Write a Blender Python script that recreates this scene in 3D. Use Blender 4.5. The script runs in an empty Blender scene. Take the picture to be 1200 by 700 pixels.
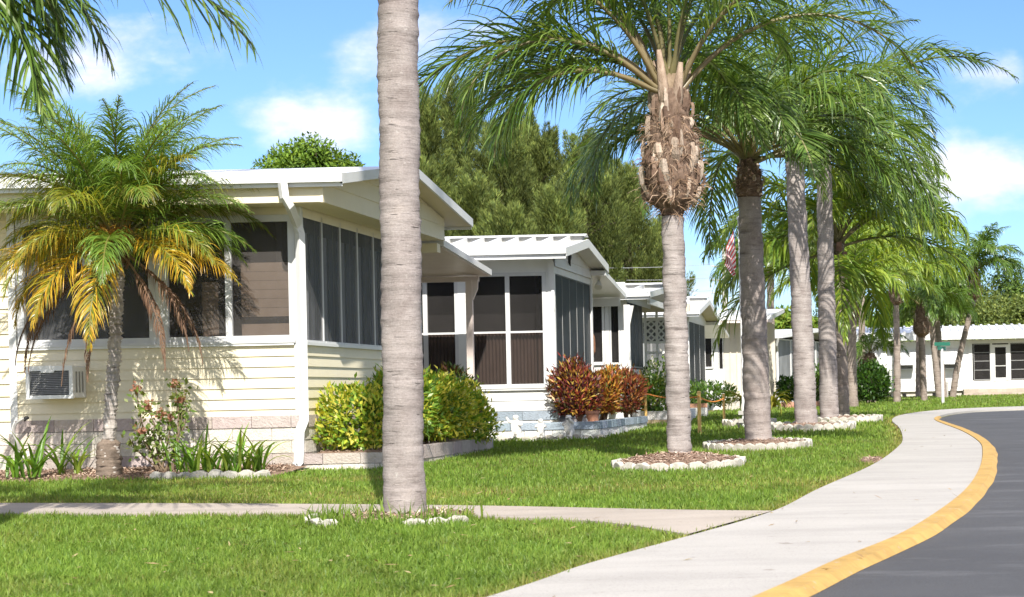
import bpy, math, random
import numpy as np
from mathutils import Vector, Matrix

PI = math.pi
R = math.radians
rng = np.random.default_rng(11)
random.seed(5)
scene = bpy.context.scene
COL = scene.collection

# ------------------------------------------------------------------ camera geometry
FPX, PX0, PY0, ROLL, ZC = 2000.0, 1060.0, 454.0, 0.021, 0.95
_gy = [-50, 8, 13.4, 19, 24, 32, 48, 90, 2000]
_gzv = [0, 0, .07, .16, .23, .32, .38, .45, .45]


def gz(Y):
    """height of the gently rising ground (smoothed)."""
    Y = np.asarray(Y, float)
    s = 0
    for k in (-2, -1, 0, 1, 2):
        s = s + np.interp(Y + k * 1.2, _gy, _gzv)
    return s / 5


def ray(px, py):
    u, v = (px - PX0) / FPX, (PY0 - py) / FPX
    c, s = math.cos(ROLL), math.sin(ROLL)
    return u * c + v * s, -u * s + v * c


def at(px, py, Y):
    u, v = ray(px, py)
    return Vector((u * Y, Y, ZC + v * Y))


def gp(px, py, dz=0.0):
    u, v = ray(px, py)
    lo, hi = 2.0, 400.0
    for _ in range(60):
        m = (lo + hi) / 2
        if ZC + v * m > gz(m) + dz:
            lo = m
        else:
            hi = m
    return Vector((u * lo, lo, float(gz(lo))))


def xat(px, Y, py=400):
    return at(px, py, Y).x


def zat(px, py, Y):
    return at(px, py, Y).z


# ------------------------------------------------------------------ materials
def _nodes(name):
    m = bpy.data.materials.new(name)
    m.use_nodes = True
    nt = m.node_tree
    for n in list(nt.nodes):
        nt.nodes.remove(n)
    out = nt.nodes.new('ShaderNodeOutputMaterial')
    return m, nt, out


def _pos(nt, stretch=(1, 1, 1)):
    g = nt.nodes.new('ShaderNodeNewGeometry')
    mp = nt.nodes.new('ShaderNodeMapping')
    mp.inputs['Scale'].default_value = stretch
    nt.links.new(g.outputs['Position'], mp.inputs['Vector'])
    return mp.outputs['Vector']


def _noise(nt, vec, scale, detail=4, rough=.6):
    n = nt.nodes.new('ShaderNodeTexNoise')
    n.inputs['Scale'].default_value = scale
    n.inputs['Detail'].default_value = detail
    n.inputs['Roughness'].default_value = rough
    nt.links.new(vec, n.inputs['Vector'])
    return n.outputs['Fac']


def _ramp(nt, fac, stops):
    r = nt.nodes.new('ShaderNodeValToRGB')
    el = r.color_ramp.elements
    while len(el) < len(stops):
        el.new(.5)
    for e, (p, c) in zip(el, stops):
        e.position = p
        e.color = (c[0], c[1], c[2], 1)
    nt.links.new(fac, r.inputs['Fac'])
    return r.outputs['Color']


def _mix(nt, fac, a, b, mode='MIX'):
    m = nt.nodes.new('ShaderNodeMix')
    m.data_type = 'RGBA'
    m.blend_type = mode
    for sock, v in ((m.inputs[0], fac), (m.inputs[6], a), (m.inputs[7], b)):
        if isinstance(v, (int, float)):
            sock.default_value = v
        elif isinstance(v, tuple):
            sock.default_value = (v[0], v[1], v[2], 1)
        else:
            nt.links.new(v, sock)
    return m.outputs[2]


def _bump(nt, h, strength, dist):
    b = nt.nodes.new('ShaderNodeBump')
    b.inputs['Strength'].default_value = strength
    b.inputs['Distance'].default_value = dist
    nt.links.new(h, b.inputs['Height'])
    return b.outputs['Normal']


def pmat(name, c1, c2=None, scale=6, rough=.6, bump=0, bscale=60, bdist=.01, stretch=(1, 1, 1), spec=.4, attr=False, metal=0, dirt=0.0):
    m, nt, out = _nodes(name)
    p = nt.nodes.new('ShaderNodeBsdfPrincipled')
    p.inputs['Roughness'].default_value = rough
    p.inputs['Specular IOR Level'].default_value = spec
    p.inputs['Metallic'].default_value = metal
    vec = _pos(nt, stretch)
    c2 = c2 or tuple(v * .85 for v in c1)
    col = _ramp(nt, _noise(nt, vec, scale), [(.3, c1), (.7, c2)])
    if attr:
        a = nt.nodes.new('ShaderNodeAttribute')
        a.attribute_name = 'Col'
        col = _mix(nt, 1.0, a.outputs['Color'], col, 'MULTIPLY')
    if dirt:
        d = _ramp(nt, _noise(nt, _pos(nt, (1, 1, .25)), 3.1, 6, .7), [(.45, (1, 1, 1)), (.75, (1 - dirt,) * 3)])
        col = _mix(nt, 1.0, col, d, 'MULTIPLY')
    nt.links.new(col, p.inputs['Base Color'])
    if bump:
        nt.links.new(_bump(nt, _noise(nt, vec, bscale, 6, .65), bump, bdist), p.inputs['Normal'])
    nt.links.new(p.outputs[0], out.inputs[0])
    return m


def leafmat(name, trans=.35, rough=.4, spec=.4, tint=(1, 1, 1)):
    m, nt, out = _nodes(name)
    a = nt.nodes.new('ShaderNodeAttribute')
    a.attribute_name = 'Col'
    n = _ramp(nt, _noise(nt, _pos(nt), 3.0, 3), [(.3, tuple(.8 * t for t in tint)), (.7, tuple(1.15 * t for t in tint))])
    col = _mix(nt, 1.0, a.outputs['Color'], n, 'MULTIPLY')
    p = nt.nodes.new('ShaderNodeBsdfPrincipled')
    p.inputs['Roughness'].default_value = rough
    p.inputs['Specular IOR Level'].default_value = spec
    nt.links.new(col, p.inputs['Base Color'])
    t = nt.nodes.new('ShaderNodeBsdfTranslucent')
    tc = _mix(nt, 1.0, col, (1.5, 1.4, .6), 'MULTIPLY')
    nt.links.new(tc, t.inputs['Color'])
    ms = nt.nodes.new('ShaderNodeMixShader')
    ms.inputs[0].default_value = trans
    nt.links.new(p.outputs[0], ms.inputs[1])
    nt.links.new(t.outputs[0], ms.inputs[2])
    nt.links.new(ms.outputs[0], out.inputs[0])
    return m


def screenmat(name, col, trans, rough=.5):
    """fine insect mesh: part of the light passes through it."""
    m, nt, out = _nodes(name)
    p = nt.nodes.new('ShaderNodeBsdfPrincipled')
    p.inputs['Roughness'].default_value = rough
    p.inputs['Specular IOR Level'].default_value = .25
    c = _ramp(nt, _noise(nt, _pos(nt, (1, 1, .35)), 2.2, 3), [(.35, tuple(v * .8 for v in col)), (.65, tuple(v * 1.2 for v in col))])
    nt.links.new(c, p.inputs['Base Color'])
    t = nt.nodes.new('ShaderNodeBsdfTransparent')
    ms = nt.nodes.new('ShaderNodeMixShader')
    ms.inputs[0].default_value = trans
    nt.links.new(p.outputs[0], ms.inputs[1])
    nt.links.new(t.outputs[0], ms.inputs[2])
    nt.links.new(ms.outputs[0], out.inputs[0])
    return m


def trunkmat(name, base, dark, pale, ringc=1.0, crack=1.0, zs=26):
    m, nt, out = _nodes(name)
    p = nt.nodes.new('ShaderNodeBsdfPrincipled')
    p.inputs['Roughness'].default_value = .88
    p.inputs['Specular IOR Level'].default_value = .2
    v2 = _pos(nt, (1, 1, 1))
    lo = tuple(b * (1 - ringc) + d * ringc for b, d in zip(base, dark))
    hi = tuple(b * (1 - ringc) + d * ringc for b, d in zip(base, pale))
    n1 = _noise(nt, _pos(nt, (2.2, 2.2, zs)), 1.0, 7, .68)
    ring = _ramp(nt, n1, [(.28, lo), (.46, base), (.60, base), (.78, hi)])
    blot = _ramp(nt, _noise(nt, v2, 4, 5, .65), [(.3, (.70, .67, .66)), (.55, (1, 1, 1)), (.75, (1.15, 1.13, 1.1))])
    gr = _ramp(nt, _noise(nt, v2, 70, 3, .6), [(.3, (.84, .83, .82)), (.7, (1.1, 1.1, 1.1))])
    ck = _noise(nt, _pos(nt, (7, 7, 46)), 1.0, 3, .5)
    ckm = _ramp(nt, ck, [(.66, (1, 1, 1)), (.72, (1 - .72 * crack,) * 3)])
    lich = _ramp(nt, _noise(nt, v2, 26, 3, .6), [(.66, (0, 0, 0)), (.73, (.35, .35, .35))])
    col = _mix(nt, 1.0, _mix(nt, 1.0, ring, blot, 'MULTIPLY'), gr, 'MULTIPLY')
    col = _mix(nt, 1.0, col, ckm, 'MULTIPLY')
    col = _mix(nt, lich, col, (.55, .52, .47))
    nt.links.new(col, p.inputs['Base Color'])
    ad = nt.nodes.new('ShaderNodeMath')
    ad.operation = 'SUBTRACT'
    nt.links.new(n1, ad.inputs[0])
    rr = nt.nodes.new('ShaderNodeMapRange')
    rr.inputs['From Min'].default_value = .64
    rr.inputs['From Max'].default_value = .74
    rr.inputs['To Max'].default_value = .5
    nt.links.new(ck, rr.inputs['Value'])
    nt.links.new(rr.outputs[0], ad.inputs[1])
    nt.links.new(_bump(nt, ad.outputs[0], .7, .02), p.inputs['Normal'])
    nt.links.new(p.outputs[0], out.inputs[0])
    return m


M = {}
M['cream'] = pmat('cream_paint', (.80, .72, .525), (.765, .685, .49), 3, .45, .15, 30, .004, dirt=.06)
M['white'] = pmat('white_paint', (.72, .72, .70), (.67, .67, .65), 3, .4, .1, 30, .003, dirt=.07)
M['white_metal'] = pmat('white_metal', (.72, .72, .71), (.66, .66, .65), 2, .35, 0, dirt=.08)
M['grey_white'] = pmat('aluminium_frame', (.62, .62, .61), (.54, .54, .54), 4, .4)
M['pink_white'] = pmat('awning_underside', (.70, .60, .55), (.62, .52, .47), 4, .5)
M['beige'] = pmat('beige_panel', (.62, .57, .47), (.55, .5, .41), 3, .55, dirt=.1)
M['soffit'] = pmat('soffit', (.70, .62, .45), (.64, .56, .40), 3, .6)
M['screen_dark'] = screenmat('dark_insect_screen', (.028, .026, .025), .45)
M['screen_grey'] = screenmat('grey_insect_screen', (.12, .12, .122), .42)
M['screen_black'] = screenmat('charcoal_insect_screen', (.022, .025, .029), .22)
M['screen_pale'] = screenmat('pale_insect_screen', (.34, .35, .35), .35)
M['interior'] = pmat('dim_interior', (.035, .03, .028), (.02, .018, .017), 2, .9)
M['interior_warm'] = pmat('warm_interior', (.075, .05, .04), (.05, .033, .027), 1.2, .9, stretch=(1, 1, .3))
M['curtain_grey'] = pmat('grey_curtain', (.42, .42, .44), (.32, .32, .34), 5, .85)
M['curtain_dark'] = pmat('charcoal_curtain', (.085, .09, .10), (.06, .063, .07), 5, .85)
M['blind_tan'] = pmat('tan_blind', (.46, .34, .26), (.38, .27, .20), 5, .7)
M['blind_brown'] = pmat('brown_blind', (.17, .105, .08), (.13, .08, .06), 5, .7)
M['block'] = pmat('split_face_block', (1, 1, 1), (.82, .8, .79), 14, .9, .9, 45, .02, attr=True, spec=.1)
M['mulch'] = pmat('mulch', (.38, .265, .20), (.23, .15, .11), 25, .95, 1, 60, .03, spec=.1)
M['chips'] = pmat('bark_chips', (1, 1, 1), (.7, .7, .7), 20, .9, attr=True, spec=.1)
M['concrete_edge'] = pmat('white_painted_concrete', (.58, .55, .48), (.40, .37, .31), 16, .85, .6, 60, .012, dirt=.5, spec=.15)
M['trunk'] = trunkmat('palm_bark', (.335, .298, .278), (.12, .10, .09), (.47, .435, .405))
M['trunk_smooth'] = trunkmat('smooth_palm_bark', (.305, .268, .25), (.13, .11, .10), (.45, .415, .385), .95, .7, 17)
M['trunk_stained'] = trunkmat('stained_palm_bark', (.32, .278, .256), (.12, .10, .09), (.46, .415, .385), .9, .7, 18)
M['root_brown'] = trunkmat('brown_root_mass', (.20, .155, .12), (.08, .06, .05), (.30, .25, .20))
M['trunk_pale'] = trunkmat('pale_date_palm_bark', (.44, .40, .36), (.17, .14, .12), (.58, .54, .49))
M['screen_brown'] = screenmat('brown_insect_screen', (.085, .078, .073), .45)
M['trunk_far'] = trunkmat('brown_palm_bark', (.28, .235, .20), (.12, .09, .075), (.40, .35, .31))
M['boots'] = pmat('leaf_base_fibre', (1, 1, 1), (.55, .5, .47), 18, .9, .8, 80, .02, stretch=(1, 1, .35), attr=True, spec=.1)
M['palm_leaf'] = leafmat('palm_leaflets', .38, .34, .5)
M['leaf'] = leafmat('leaves', .4, .38, .45)
M['far_leaf'] = leafmat('far_leaves', .3, .6, .2)
M['dead_leaf'] = leafmat('dead_fronds', .15, .8, .1)
M['grassblade'] = leafmat('grass_blades', .35, .5, .3)
M['bark'] = pmat('tree_bark', (.16, .12, .09), (.09, .065, .05), 12, .9, .6, 40, .02)
M['stem'] = pmat('woody_stem', (.22, .16, .10), (.13, .09, .06), 20, .9)
M['stone_white'] = pmat('white_cast_stone', (.74, .73, .70), (.62, .60, .56), 20, .8, .2)
M['ac_white'] = pmat('air_conditioner_plastic', (.78, .78, .76), (.74, .74, .72), 3, .4)
M['black'] = pmat('black_iron', (.02, .02, .02), None, 5, .5)
M['louvre'] = pmat('grey_louvre', (.30, .30, .29), (.24, .24, .23), 5, .5)
M['dark'] = pmat('dark_gap', (.012, .012, .012), None, 5, .9)
M['pipe'] = pmat('weathered_pipe', (.36, .35, .33), (.25, .24, .22), 20, .5)
M['wood_stake'] = pmat('pine_stake', (.72, .48, .18), (.60, .38, .12), 20, .8)
M['rope'] = pmat('orange_rope', (.75, .27, .04), (.6, .2, .03), 20, .8)
M['green_sign'] = pmat('green_sign', (.015, .13, .085), None, 5, .4)
M['brick'] = pmat('red_brick', (1, 1, 1), (.8, .8, .8), 14, .9, .5, 50, .01, attr=True, spec=.1)
M['utility'] = pmat('grey_cabinet', (.42, .41, .38), (.36, .35, .32), 5, .6)
M['cable'] = pmat('power_cable', (.35, .36, .36), None, 5, .6)
M['pole'] = pmat('pale_pole', (.52, .50, .46), (.45, .43, .39), 6, .8)
M['flag'] = pmat('flag_cloth', (1, 1, 1), (.9, .9, .9), 9, .8, attr=True)
M['brown_wood'] = pmat('brown_wood', (.24, .12, .07), (.17, .08, .045), 12, .6)
M['terracotta'] = pmat('terracotta', (.42, .2, .12), (.34, .16, .1), 12, .8)


# ------------------------------------------------------------------ objects
def tag(o, label=None, cat=None, group=None, kind=None):
    if label: o['label'] = label
    if cat: o['category'] = cat
    if group: o['group'] = group
    if kind: o['kind'] = kind
    return o


def empty(name, loc, label, cat, group=None):
    o = bpy.data.objects.new(name, None)
    o.empty_display_size = .2
    COL.objects.link(o)
    o.location = loc
    return tag(o, label, cat, group)


def wloc(o):
    v = Vector((0, 0, 0))
    while o is not None:
        v += o.location
        o = o.parent
    return v


def link(name, me, parent=None):
    o = bpy.data.objects.new(name, me)
    COL.objects.link(o)
    if parent is not None:
        o.parent = parent
    return o


def npmesh(name, V, quads=None, tris=None, col=None, mat=None, smooth=False):
    V = np.asarray(V, np.float32).reshape(-1, 3)
    me = bpy.data.meshes.new(name)
    nq = 0 if quads is None else len(quads)
    nt = 0 if tris is None else len(tris)
    me.vertices.add(len(V))
    me.vertices.foreach_set('co', V.ravel())
    idx, st, tot = [], [], []
    if nq:
        idx.append(np.asarray(quads, np.int32).ravel())
        st.append(np.arange(nq, dtype=np.int32) * 4)
    if nt:
        idx.append(np.asarray(tris, np.int32).ravel())
        st.append(nq * 4 + np.arange(nt, dtype=np.int32) * 3)
    idx = np.concatenate(idx)
    me.loops.add(len(idx))
    me.loops.foreach_set('vertex_index', idx)
    me.polygons.add(nq + nt)
    me.polygons.foreach_set('loop_start', np.concatenate(st))
    if smooth:
        me.polygons.foreach_set('use_smooth', np.ones(nq + nt, bool))
    if col is not None:
        a = me.color_attributes.new('Col', 'FLOAT_COLOR', 'POINT')
        c = np.ones((len(V), 4), np.float32)
        c[:, :3] = np.asarray(col, np.float32)
        a.data.foreach_set('color', c.ravel())
    if mat is not None:
        me.materials.append(mat)
    me.update(calc_edges=True)
    return me


class MB:
    """collects boxes, tubes and polygons (world coordinates) and links them as ONE mesh."""

    def __init__(s, xf=None):
        s.v, s.f, s.c = [], [], []
        s.col = (1, 1, 1)
        s.xf = xf

    def add(s, vs, fs):
        n = len(s.v)
        for p in vs:
            p = Vector(p)
            s.v.append(s.xf @ p if s.xf is not None else p)
            s.c.append(s.col)
        s.f += [tuple(n + i for i in f) for f in fs]

    def hexa(s, p):
        s.add(p, [(0, 3, 2, 1), (4, 5, 6, 7), (0, 1, 5, 4), (1, 2, 6, 5), (2, 3, 7, 6), (3, 0, 4, 7)])

    def box(s, x0, x1, y0, y1, z0, z1):
        s.hexa([(x0, y0, z0), (x1, y0, z0), (x1, y1, z0), (x0, y1, z0), (x0, y0, z1), (x1, y0, z1), (x1, y1, z1), (x0, y1, z1)])

    def fbox(s, fr, s0, s1, d0, d1, z0, z1):
        """box in a wall frame: s along the wall, d outwards, z up."""
        P = lambda a, d, z: fr(a, d, z)
        s.hexa([P(s0, d0, z0), P(s1, d0, z0), P(s1, d1, z0), P(s0, d1, z0), P(s0, d0, z1), P(s1, d0, z1), P(s1, d1, z1), P(s0, d1, z1)])

    def quad(s, *p):
        s.add(p, [tuple(range(len(p)))])

    def prism(s, poly, ext):
        """polygon (3D points) extruded by the vector ext."""
        n = len(poly)
        e = Vector(ext)
        s.add(list(poly) + [Vector(p) + e for p in poly],
              [tuple(range(n))[::-1], tuple(range(n, 2 * n))] + [(i, (i + 1) % n, n + (i + 1) % n, n + i) for i in range(n)])

    def tube(s, path, rad, n=8, cap=True):
        path = [Vector(p) for p in path]
        if not hasattr(rad, '__len__'):
            rad = [rad] * len(path)
        vs, fs = [], []
        up = None
        for i, p in enumerate(path):
            t = (path[min(i + 1, len(path) - 1)] - path[max(i - 1, 0)]).normalized()
            if up is None:
                up = Vector((0, 0, 1)) if abs(t.z) < .9 else Vector((1, 0, 0))
            a = t.cross(up).normalized()
            b = a.cross(t).normalized()
            up = b
            for k in range(n):
                w = 2 * PI * k / n
                vs.append(p + (math.cos(w) * a + math.sin(w) * b) * float(rad[i]))
        for i in range(len(path) - 1):
            for k in range(n):
                fs.append((i * n + k, i * n + (k + 1) % n, (i + 1) * n + (k + 1) % n, (i + 1) * n + k))
        if cap:
            fs.append(tuple(range(n))[::-1])
            fs.append(tuple((len(path) - 1) * n + k for k in range(n)))
        s.add(vs, fs)

    def ball(s, c, r, n=10, m=6):
        c = Vector(c)
        r = r if hasattr(r, '__len__') else (r, r, r)
        vs = [c + Vector((0, 0, r[2]))]
        for i in range(1, m):
            t = PI * i / m
            for k in range(n):
                w = 2 * PI * k / n
                vs.append(c + Vector((r[0] * math.sin(t) * math.cos(w), r[1] * math.sin(t) * math.sin(w), r[2] * math.cos(t))))
        vs.append(c - Vector((0, 0, r[2])))
        fs = [(0, 1 + k, 1 + (k + 1) % n) for k in range(n)]
        for i in range(m - 2):
            for k in range(n):
                a = 1 + i * n
                fs.append((a + k, a + n + k, a + n + (k + 1) % n, a + (k + 1) % n))
        L = len(vs) - 1
        a = 1 + (m - 2) * n
        fs += [(a + (k + 1) % n, a + k, L) for k in range(n)]
        s.add(vs, fs)

    def build(s, name, mat, parent=None, smooth=False, bevel=0):
        off = wloc(parent)
        me = bpy.data.meshes.new(name)
        me.from_pydata([tuple(p - off) for p in s.v], [], s.f)
        a = me.color_attributes.new('Col', 'FLOAT_COLOR', 'POINT')
        c = np.ones((len(s.v), 4), np.float32)
        if s.c:
            c[:, :3] = np.array(s.c, np.float32)
        a.data.foreach_set('color', c.ravel())
        if smooth:
            me.polygons.foreach_set('use_smooth', np.ones(len(me.polygons), bool))
        me.materials.append(mat)
        me.update()
        o = link(name, me, parent)
        if bevel:
            b = o.modifiers.new('bevel', 'BEVEL')
            b.width = bevel
            b.segments = 2
            b.limit_method = 'ANGLE'
        return o


# ------------------------------------------------------------------ camera, light, sky
cam = bpy.data.cameras.new('camera')
cam.sensor_width = 36
cam.lens = FPX / 1200 * 36
cam.shift_x = (600 - PX0) / 1200
cam.shift_y = (PY0 - 350) / 1200
cam.clip_end = 5000
cam.dof.use_dof = True
cam.dof.focus_distance = 21
cam.dof.aperture_fstop = 6.3
co = bpy.data.objects.new('camera', cam)
COL.objects.link(co)
cr, sr = math.cos(ROLL), math.sin(ROLL)
co.matrix_world = Matrix(((cr, sr, 0, 0), (0, 0, -1, 0), (-sr, cr, 0, ZC), (0, 0, 0, 1)))
scene.camera = co

AZ, EL = R(19), R(43)
S = Vector((math.sin(AZ) * math.cos(EL), -math.cos(AZ) * math.cos(EL), math.sin(EL)))
sun = bpy.data.lights.new('sun', 'SUN')
sun.energy = 4.9
sun.angle = R(.5)
sun.color = (1, .955, .88)
so = bpy.data.objects.new('sun', sun)
COL.objects.link(so)
so.rotation_euler = (-S).to_track_quat('-Z', 'Y').to_euler()

w = bpy.data.worlds.new('World')
scene.world = w
w.use_nodes = True
nt = w.node_tree
for n in list(nt.nodes):
    nt.nodes.remove(n)
out = nt.nodes.new('ShaderNodeOutputWorld')
bg = nt.nodes.new('ShaderNodeBackground')
bg.inputs['Strength'].default_value = .14
sky = nt.nodes.new('ShaderNodeTexSky')
sky.sky_type = 'NISHITA'
sky.sun_disc = False
sky.sun_elevation = EL
sky.sun_rotation = math.atan2(S.x, S.y)
sky.altitude = 0
sky.air_density = 1.0
sky.dust_density = .3
sky.ozone_density = 4.0
tc = nt.nodes.new('ShaderNodeTexCoord')
sep = nt.nodes.new('ShaderNodeSeparateXYZ')
nt.links.new(tc.outputs['Generated'], sep.inputs[0])


def mth(op, a, b=None):
    n = nt.nodes.new('ShaderNodeMath')
    n.operation = op
    for i, v in enumerate((a, b)):
        if v is None: continue
        if isinstance(v, (int, float)):
            n.inputs[i].default_value = v
        else:
            nt.links.new(v, n.inputs[i])
    return n.outputs[0]


yy = mth('MAXIMUM', sep.outputs['Y'], .05)
uu = mth('DIVIDE', sep.outputs['X'], yy)
vv = mth('DIVIDE', sep.outputs['Z'], yy)
comb = nt.nodes.new('ShaderNodeCombineXYZ')
nt.links.new(uu, comb.inputs[0])
nt.links.new(mth('MULTIPLY', vv, 1.7), comb.inputs[1])
n1 = _noise(nt, comb.outputs[0], 9, 8, .56)
n2 = _noise(nt, comb.outputs[0], 26, 6, .6)


def blob(px, py, rx, ry, amp):
    u, v = ray(px, py)
    a = mth('DIVIDE', mth('SUBTRACT', uu, u), rx / FPX)
    b = mth('DIVIDE', mth('SUBTRACT', vv, v), ry / FPX)
    e = mth('POWER', 2.718, mth('MULTIPLY', mth('ADD', mth('MULTIPLY', a, a), mth('MULTIPLY', b, b)), -1))
    return mth('MULTIPLY', e, amp)


tot = None
for b in [(490, 45, 110, 50, .44), (365, 145, 95, 48, .52), (190, 70, 140, 50, .26), (40, 100, 100, 50, .24), (1180, 205, 90, 45, .44), (1090, 190, 90, 80, .34), (1190, 85, 60, 40, .35),
          (850, 330, 260, 60, .25), (820, 250, 120, 60, .3)]:
    q = blob(*b)
    tot = q if tot is None else mth('ADD', tot, q)
dens = mth('ADD', tot, mth('MULTIPLY', mth('SUBTRACT', n1, .5), 1.15))
dens = mth('ADD', dens, mth('MULTIPLY', mth('SUBTRACT', n2, .5), .25))
cm = nt.nodes.new('ShaderNodeMapRange')
cm.interpolation_type = 'SMOOTHSTEP'
cm.inputs['From Min'].default_value = .18
cm.inputs['From Max'].default_value = .58
nt.links.new(dens, cm.inputs['Value'])
ccol = _ramp(nt, n2, [(.3, (4.5, 4.3, 4.55)), (.7, (6.1, 5.85, 5.85))])
skyc = _mix(nt, 1.0, sky.outputs[0], (.51, .615, .79), 'MULTIPLY')
cfac = mth('MULTIPLY', cm.outputs[0], .9)
# broken cloud cover added overhead and behind the viewer, unseen, as neutral fill light
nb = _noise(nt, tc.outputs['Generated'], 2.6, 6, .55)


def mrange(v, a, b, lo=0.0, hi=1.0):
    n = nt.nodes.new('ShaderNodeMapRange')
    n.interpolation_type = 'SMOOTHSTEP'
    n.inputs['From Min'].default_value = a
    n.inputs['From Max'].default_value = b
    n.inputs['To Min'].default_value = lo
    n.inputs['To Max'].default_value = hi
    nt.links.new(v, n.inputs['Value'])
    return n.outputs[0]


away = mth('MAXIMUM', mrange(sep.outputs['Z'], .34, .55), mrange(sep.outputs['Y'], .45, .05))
fill_cover = mth('MULTIPLY', away, mrange(nb, .40, .58))
cfac = mth('MAXIMUM', cfac, mth('MULTIPLY', fill_cover, .9))
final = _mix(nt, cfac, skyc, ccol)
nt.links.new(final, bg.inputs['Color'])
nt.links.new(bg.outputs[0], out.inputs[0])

vs = scene.view_settings
vs.view_transform = 'Standard'
vs.look = 'None'
vs.gamma = 1
vs.use_curve_mapping = False
vs.exposure = .82
scene.cycles.max_bounces = 8
scene.cycles.transparent_max_bounces = 12
scene.cycles.use_denoising = True
scene.cycles.sample_clamp_indirect = 6
# ------------------------------------------------------------------ ground, road, pavement
def catmull(P, n=8):
    P = [Vector(p) for p in P]
    o = []
    for i in range(len(P) - 1):
        a, b, c, d = P[max(i - 1, 0)], P[i], P[i + 1], P[min(i + 2, len(P) - 1)]
        for k in range(n):
            t = k / n
            o.append(.5 * (2 * b + (c - a) * t + (2 * a - 5 * b + 4 * c - d) * t * t + (3 * b - a - 3 * c + d) * t ** 3))
    o.append(P[-1])
    return o


def pts(L, dz):
    return [gp(p[0], p[1], dz) for p in L]


_L = pts([(570, 700), (686, 661), (807, 628), (909, 598), (958, 573), (1024, 544), (1052, 524), (1058, 514), (1054, 501), (1045, 491.5), (1062, 485), (1106, 480), (1172, 477), (1300, 473.4)], .04)
_Rk = pts([(886, 698), (980, 655), (1050, 628), (1097, 600), (1133, 572), (1149, 545), (1151, 527), (1147, 517), (1125, 503.5), (1096, 493), (1098, 488), (1122, 482.7), (1172, 479.6), (1300, 476)], .045)
_K = pts([(945, 698), (1020, 661), (1084, 627.5), (1122, 602), (1150, 580), (1166, 551), (1167.5, 530), (1163, 519.5), (1139, 505), (1106, 493), (1107, 488.3), (1126, 483.1), (1172, 479.9), (1300, 476.3)], .008)


def back(L):
    d = (L[0] - L[2])
    d = d / max(abs(d.y), .01)
    return [L[0] + d * 14, L[0] + d * 5] + L


L_, R_, K_ = (catmull(back(x), 10) for x in (_L, _Rk, _K))

M_ground = pmat('soil_and_thatch', (.13, .15, .04), (.19, .16, .065), 1.6, .95, .8, 40, .03, spec=.1)


def concrete(name, c1, c2, streak):
    m, nt, out = _nodes(name)
    p = nt.nodes.new('ShaderNodeBsdfPrincipled')
    p.inputs['Roughness'].default_value = .85
    p.inputs['Specular IOR Level'].default_value = .25
    v = _pos(nt)
    base = _ramp(nt, _noise(nt, v, 1.1, 5, .6), [(.3, c1), (.7, c2)])
    st = _ramp(nt, _noise(nt, _pos(nt, (.35, 2.2, 1)), 1.3, 6, .7), [(.40, (1 - streak,) * 3), (.56, (1, 1, 1))])
    sp = _ramp(nt, _noise(nt, v, 90, 3, .6), [(.28, (.72, .71, .70)), (.45, (1, 1, 1)), (.8, (1.06, 1.06, 1.06))])
    spot = _ramp(nt, _noise(nt, v, 9, 2, .4), [(.22, (.55, .5, .45)), (.27, (1, 1, 1))])
    col = _mix(nt, 1.0, _mix(nt, 1.0, base, st, 'MULTIPLY'), sp, 'MULTIPLY')
    col = _mix(nt, .6, col, spot, 'MULTIPLY')
    nt.links.new(col, p.inputs['Base Color'])
    nt.links.new(_bump(nt, _noise(nt, v, 130, 5, .7), .35, .006), p.inputs['Normal'])
    nt.links.new(p.outputs[0], out.inputs[0])
    return m


M_walk = concrete('pavement_concrete', (.36, .340, .312), (.41, .388, .358), .10)
M_path = concrete('path_concrete', (.345, .298, .25), (.40, .35, .30), .14)
M_kerb = pmat('yellow_kerb_paint', (.50, .315, .09), (.41, .255, .075), 5, .75, .5, 60, .008, dirt=.3)
_nt = M_kerb.node_tree
_p = [n for n in _nt.nodes if n.type == 'BSDF_PRINCIPLED'][0]
_src = _p.inputs['Base Color'].links[0].from_socket
_chip = _ramp(_nt, _noise(_nt, _pos(_nt), 13, 6, .72), [(.60, (0, 0, 0)), (.68, (1, 1, 1))])
_scuff = _ramp(_nt, _noise(_nt, _pos(_nt, (.5, 3, 1)), 4, 5, .7), [(.5, (1, 1, 1)), (.7, (.78, .77, .76))])
_c = _mix(_nt, 1.0, _src, _scuff, 'MULTIPLY')
_nt.links.new(_mix(_nt, _chip, _c, (.36, .32, .26)), _p.inputs['Base Color'])


def asphalt():
    m, nt, out = _nodes('asphalt')
    p = nt.nodes.new('ShaderNodeBsdfPrincipled')
    p.inputs['Roughness'].default_value = .8
    p.inputs['Specular IOR Level'].default_value = .3
    v = _pos(nt)
    base = _ramp(nt, _noise(nt, v, .6, 5, .6), [(.3, (.060, .060, .063)), (.7, (.080, .080, .083))])
    st = _ramp(nt, _noise(nt, _pos(nt, (.5, 1.6, 1)), .9, 6, .75), [(.52, (0, 0, 0)), (.80, (1, 1, 1))])
    col = _mix(nt, st, base, (.15, .15, .155))
    sp = _ramp(nt, _noise(nt, v, 160, 2, .6), [(.3, (.7, .7, .7)), (.7, (1.3, 1.3, 1.3))])
    col = _mix(nt, 1.0, col, sp, 'MULTIPLY')
    nt.links.new(col, p.inputs['Base Color'])
    nt.links.new(_bump(nt, _noise(nt, v, 110, 4, .7), .7, .008), p.inputs['Normal'])
    nt.links.new(p.outputs[0], out.inputs[0])
    return m


M_road = asphalt()

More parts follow.
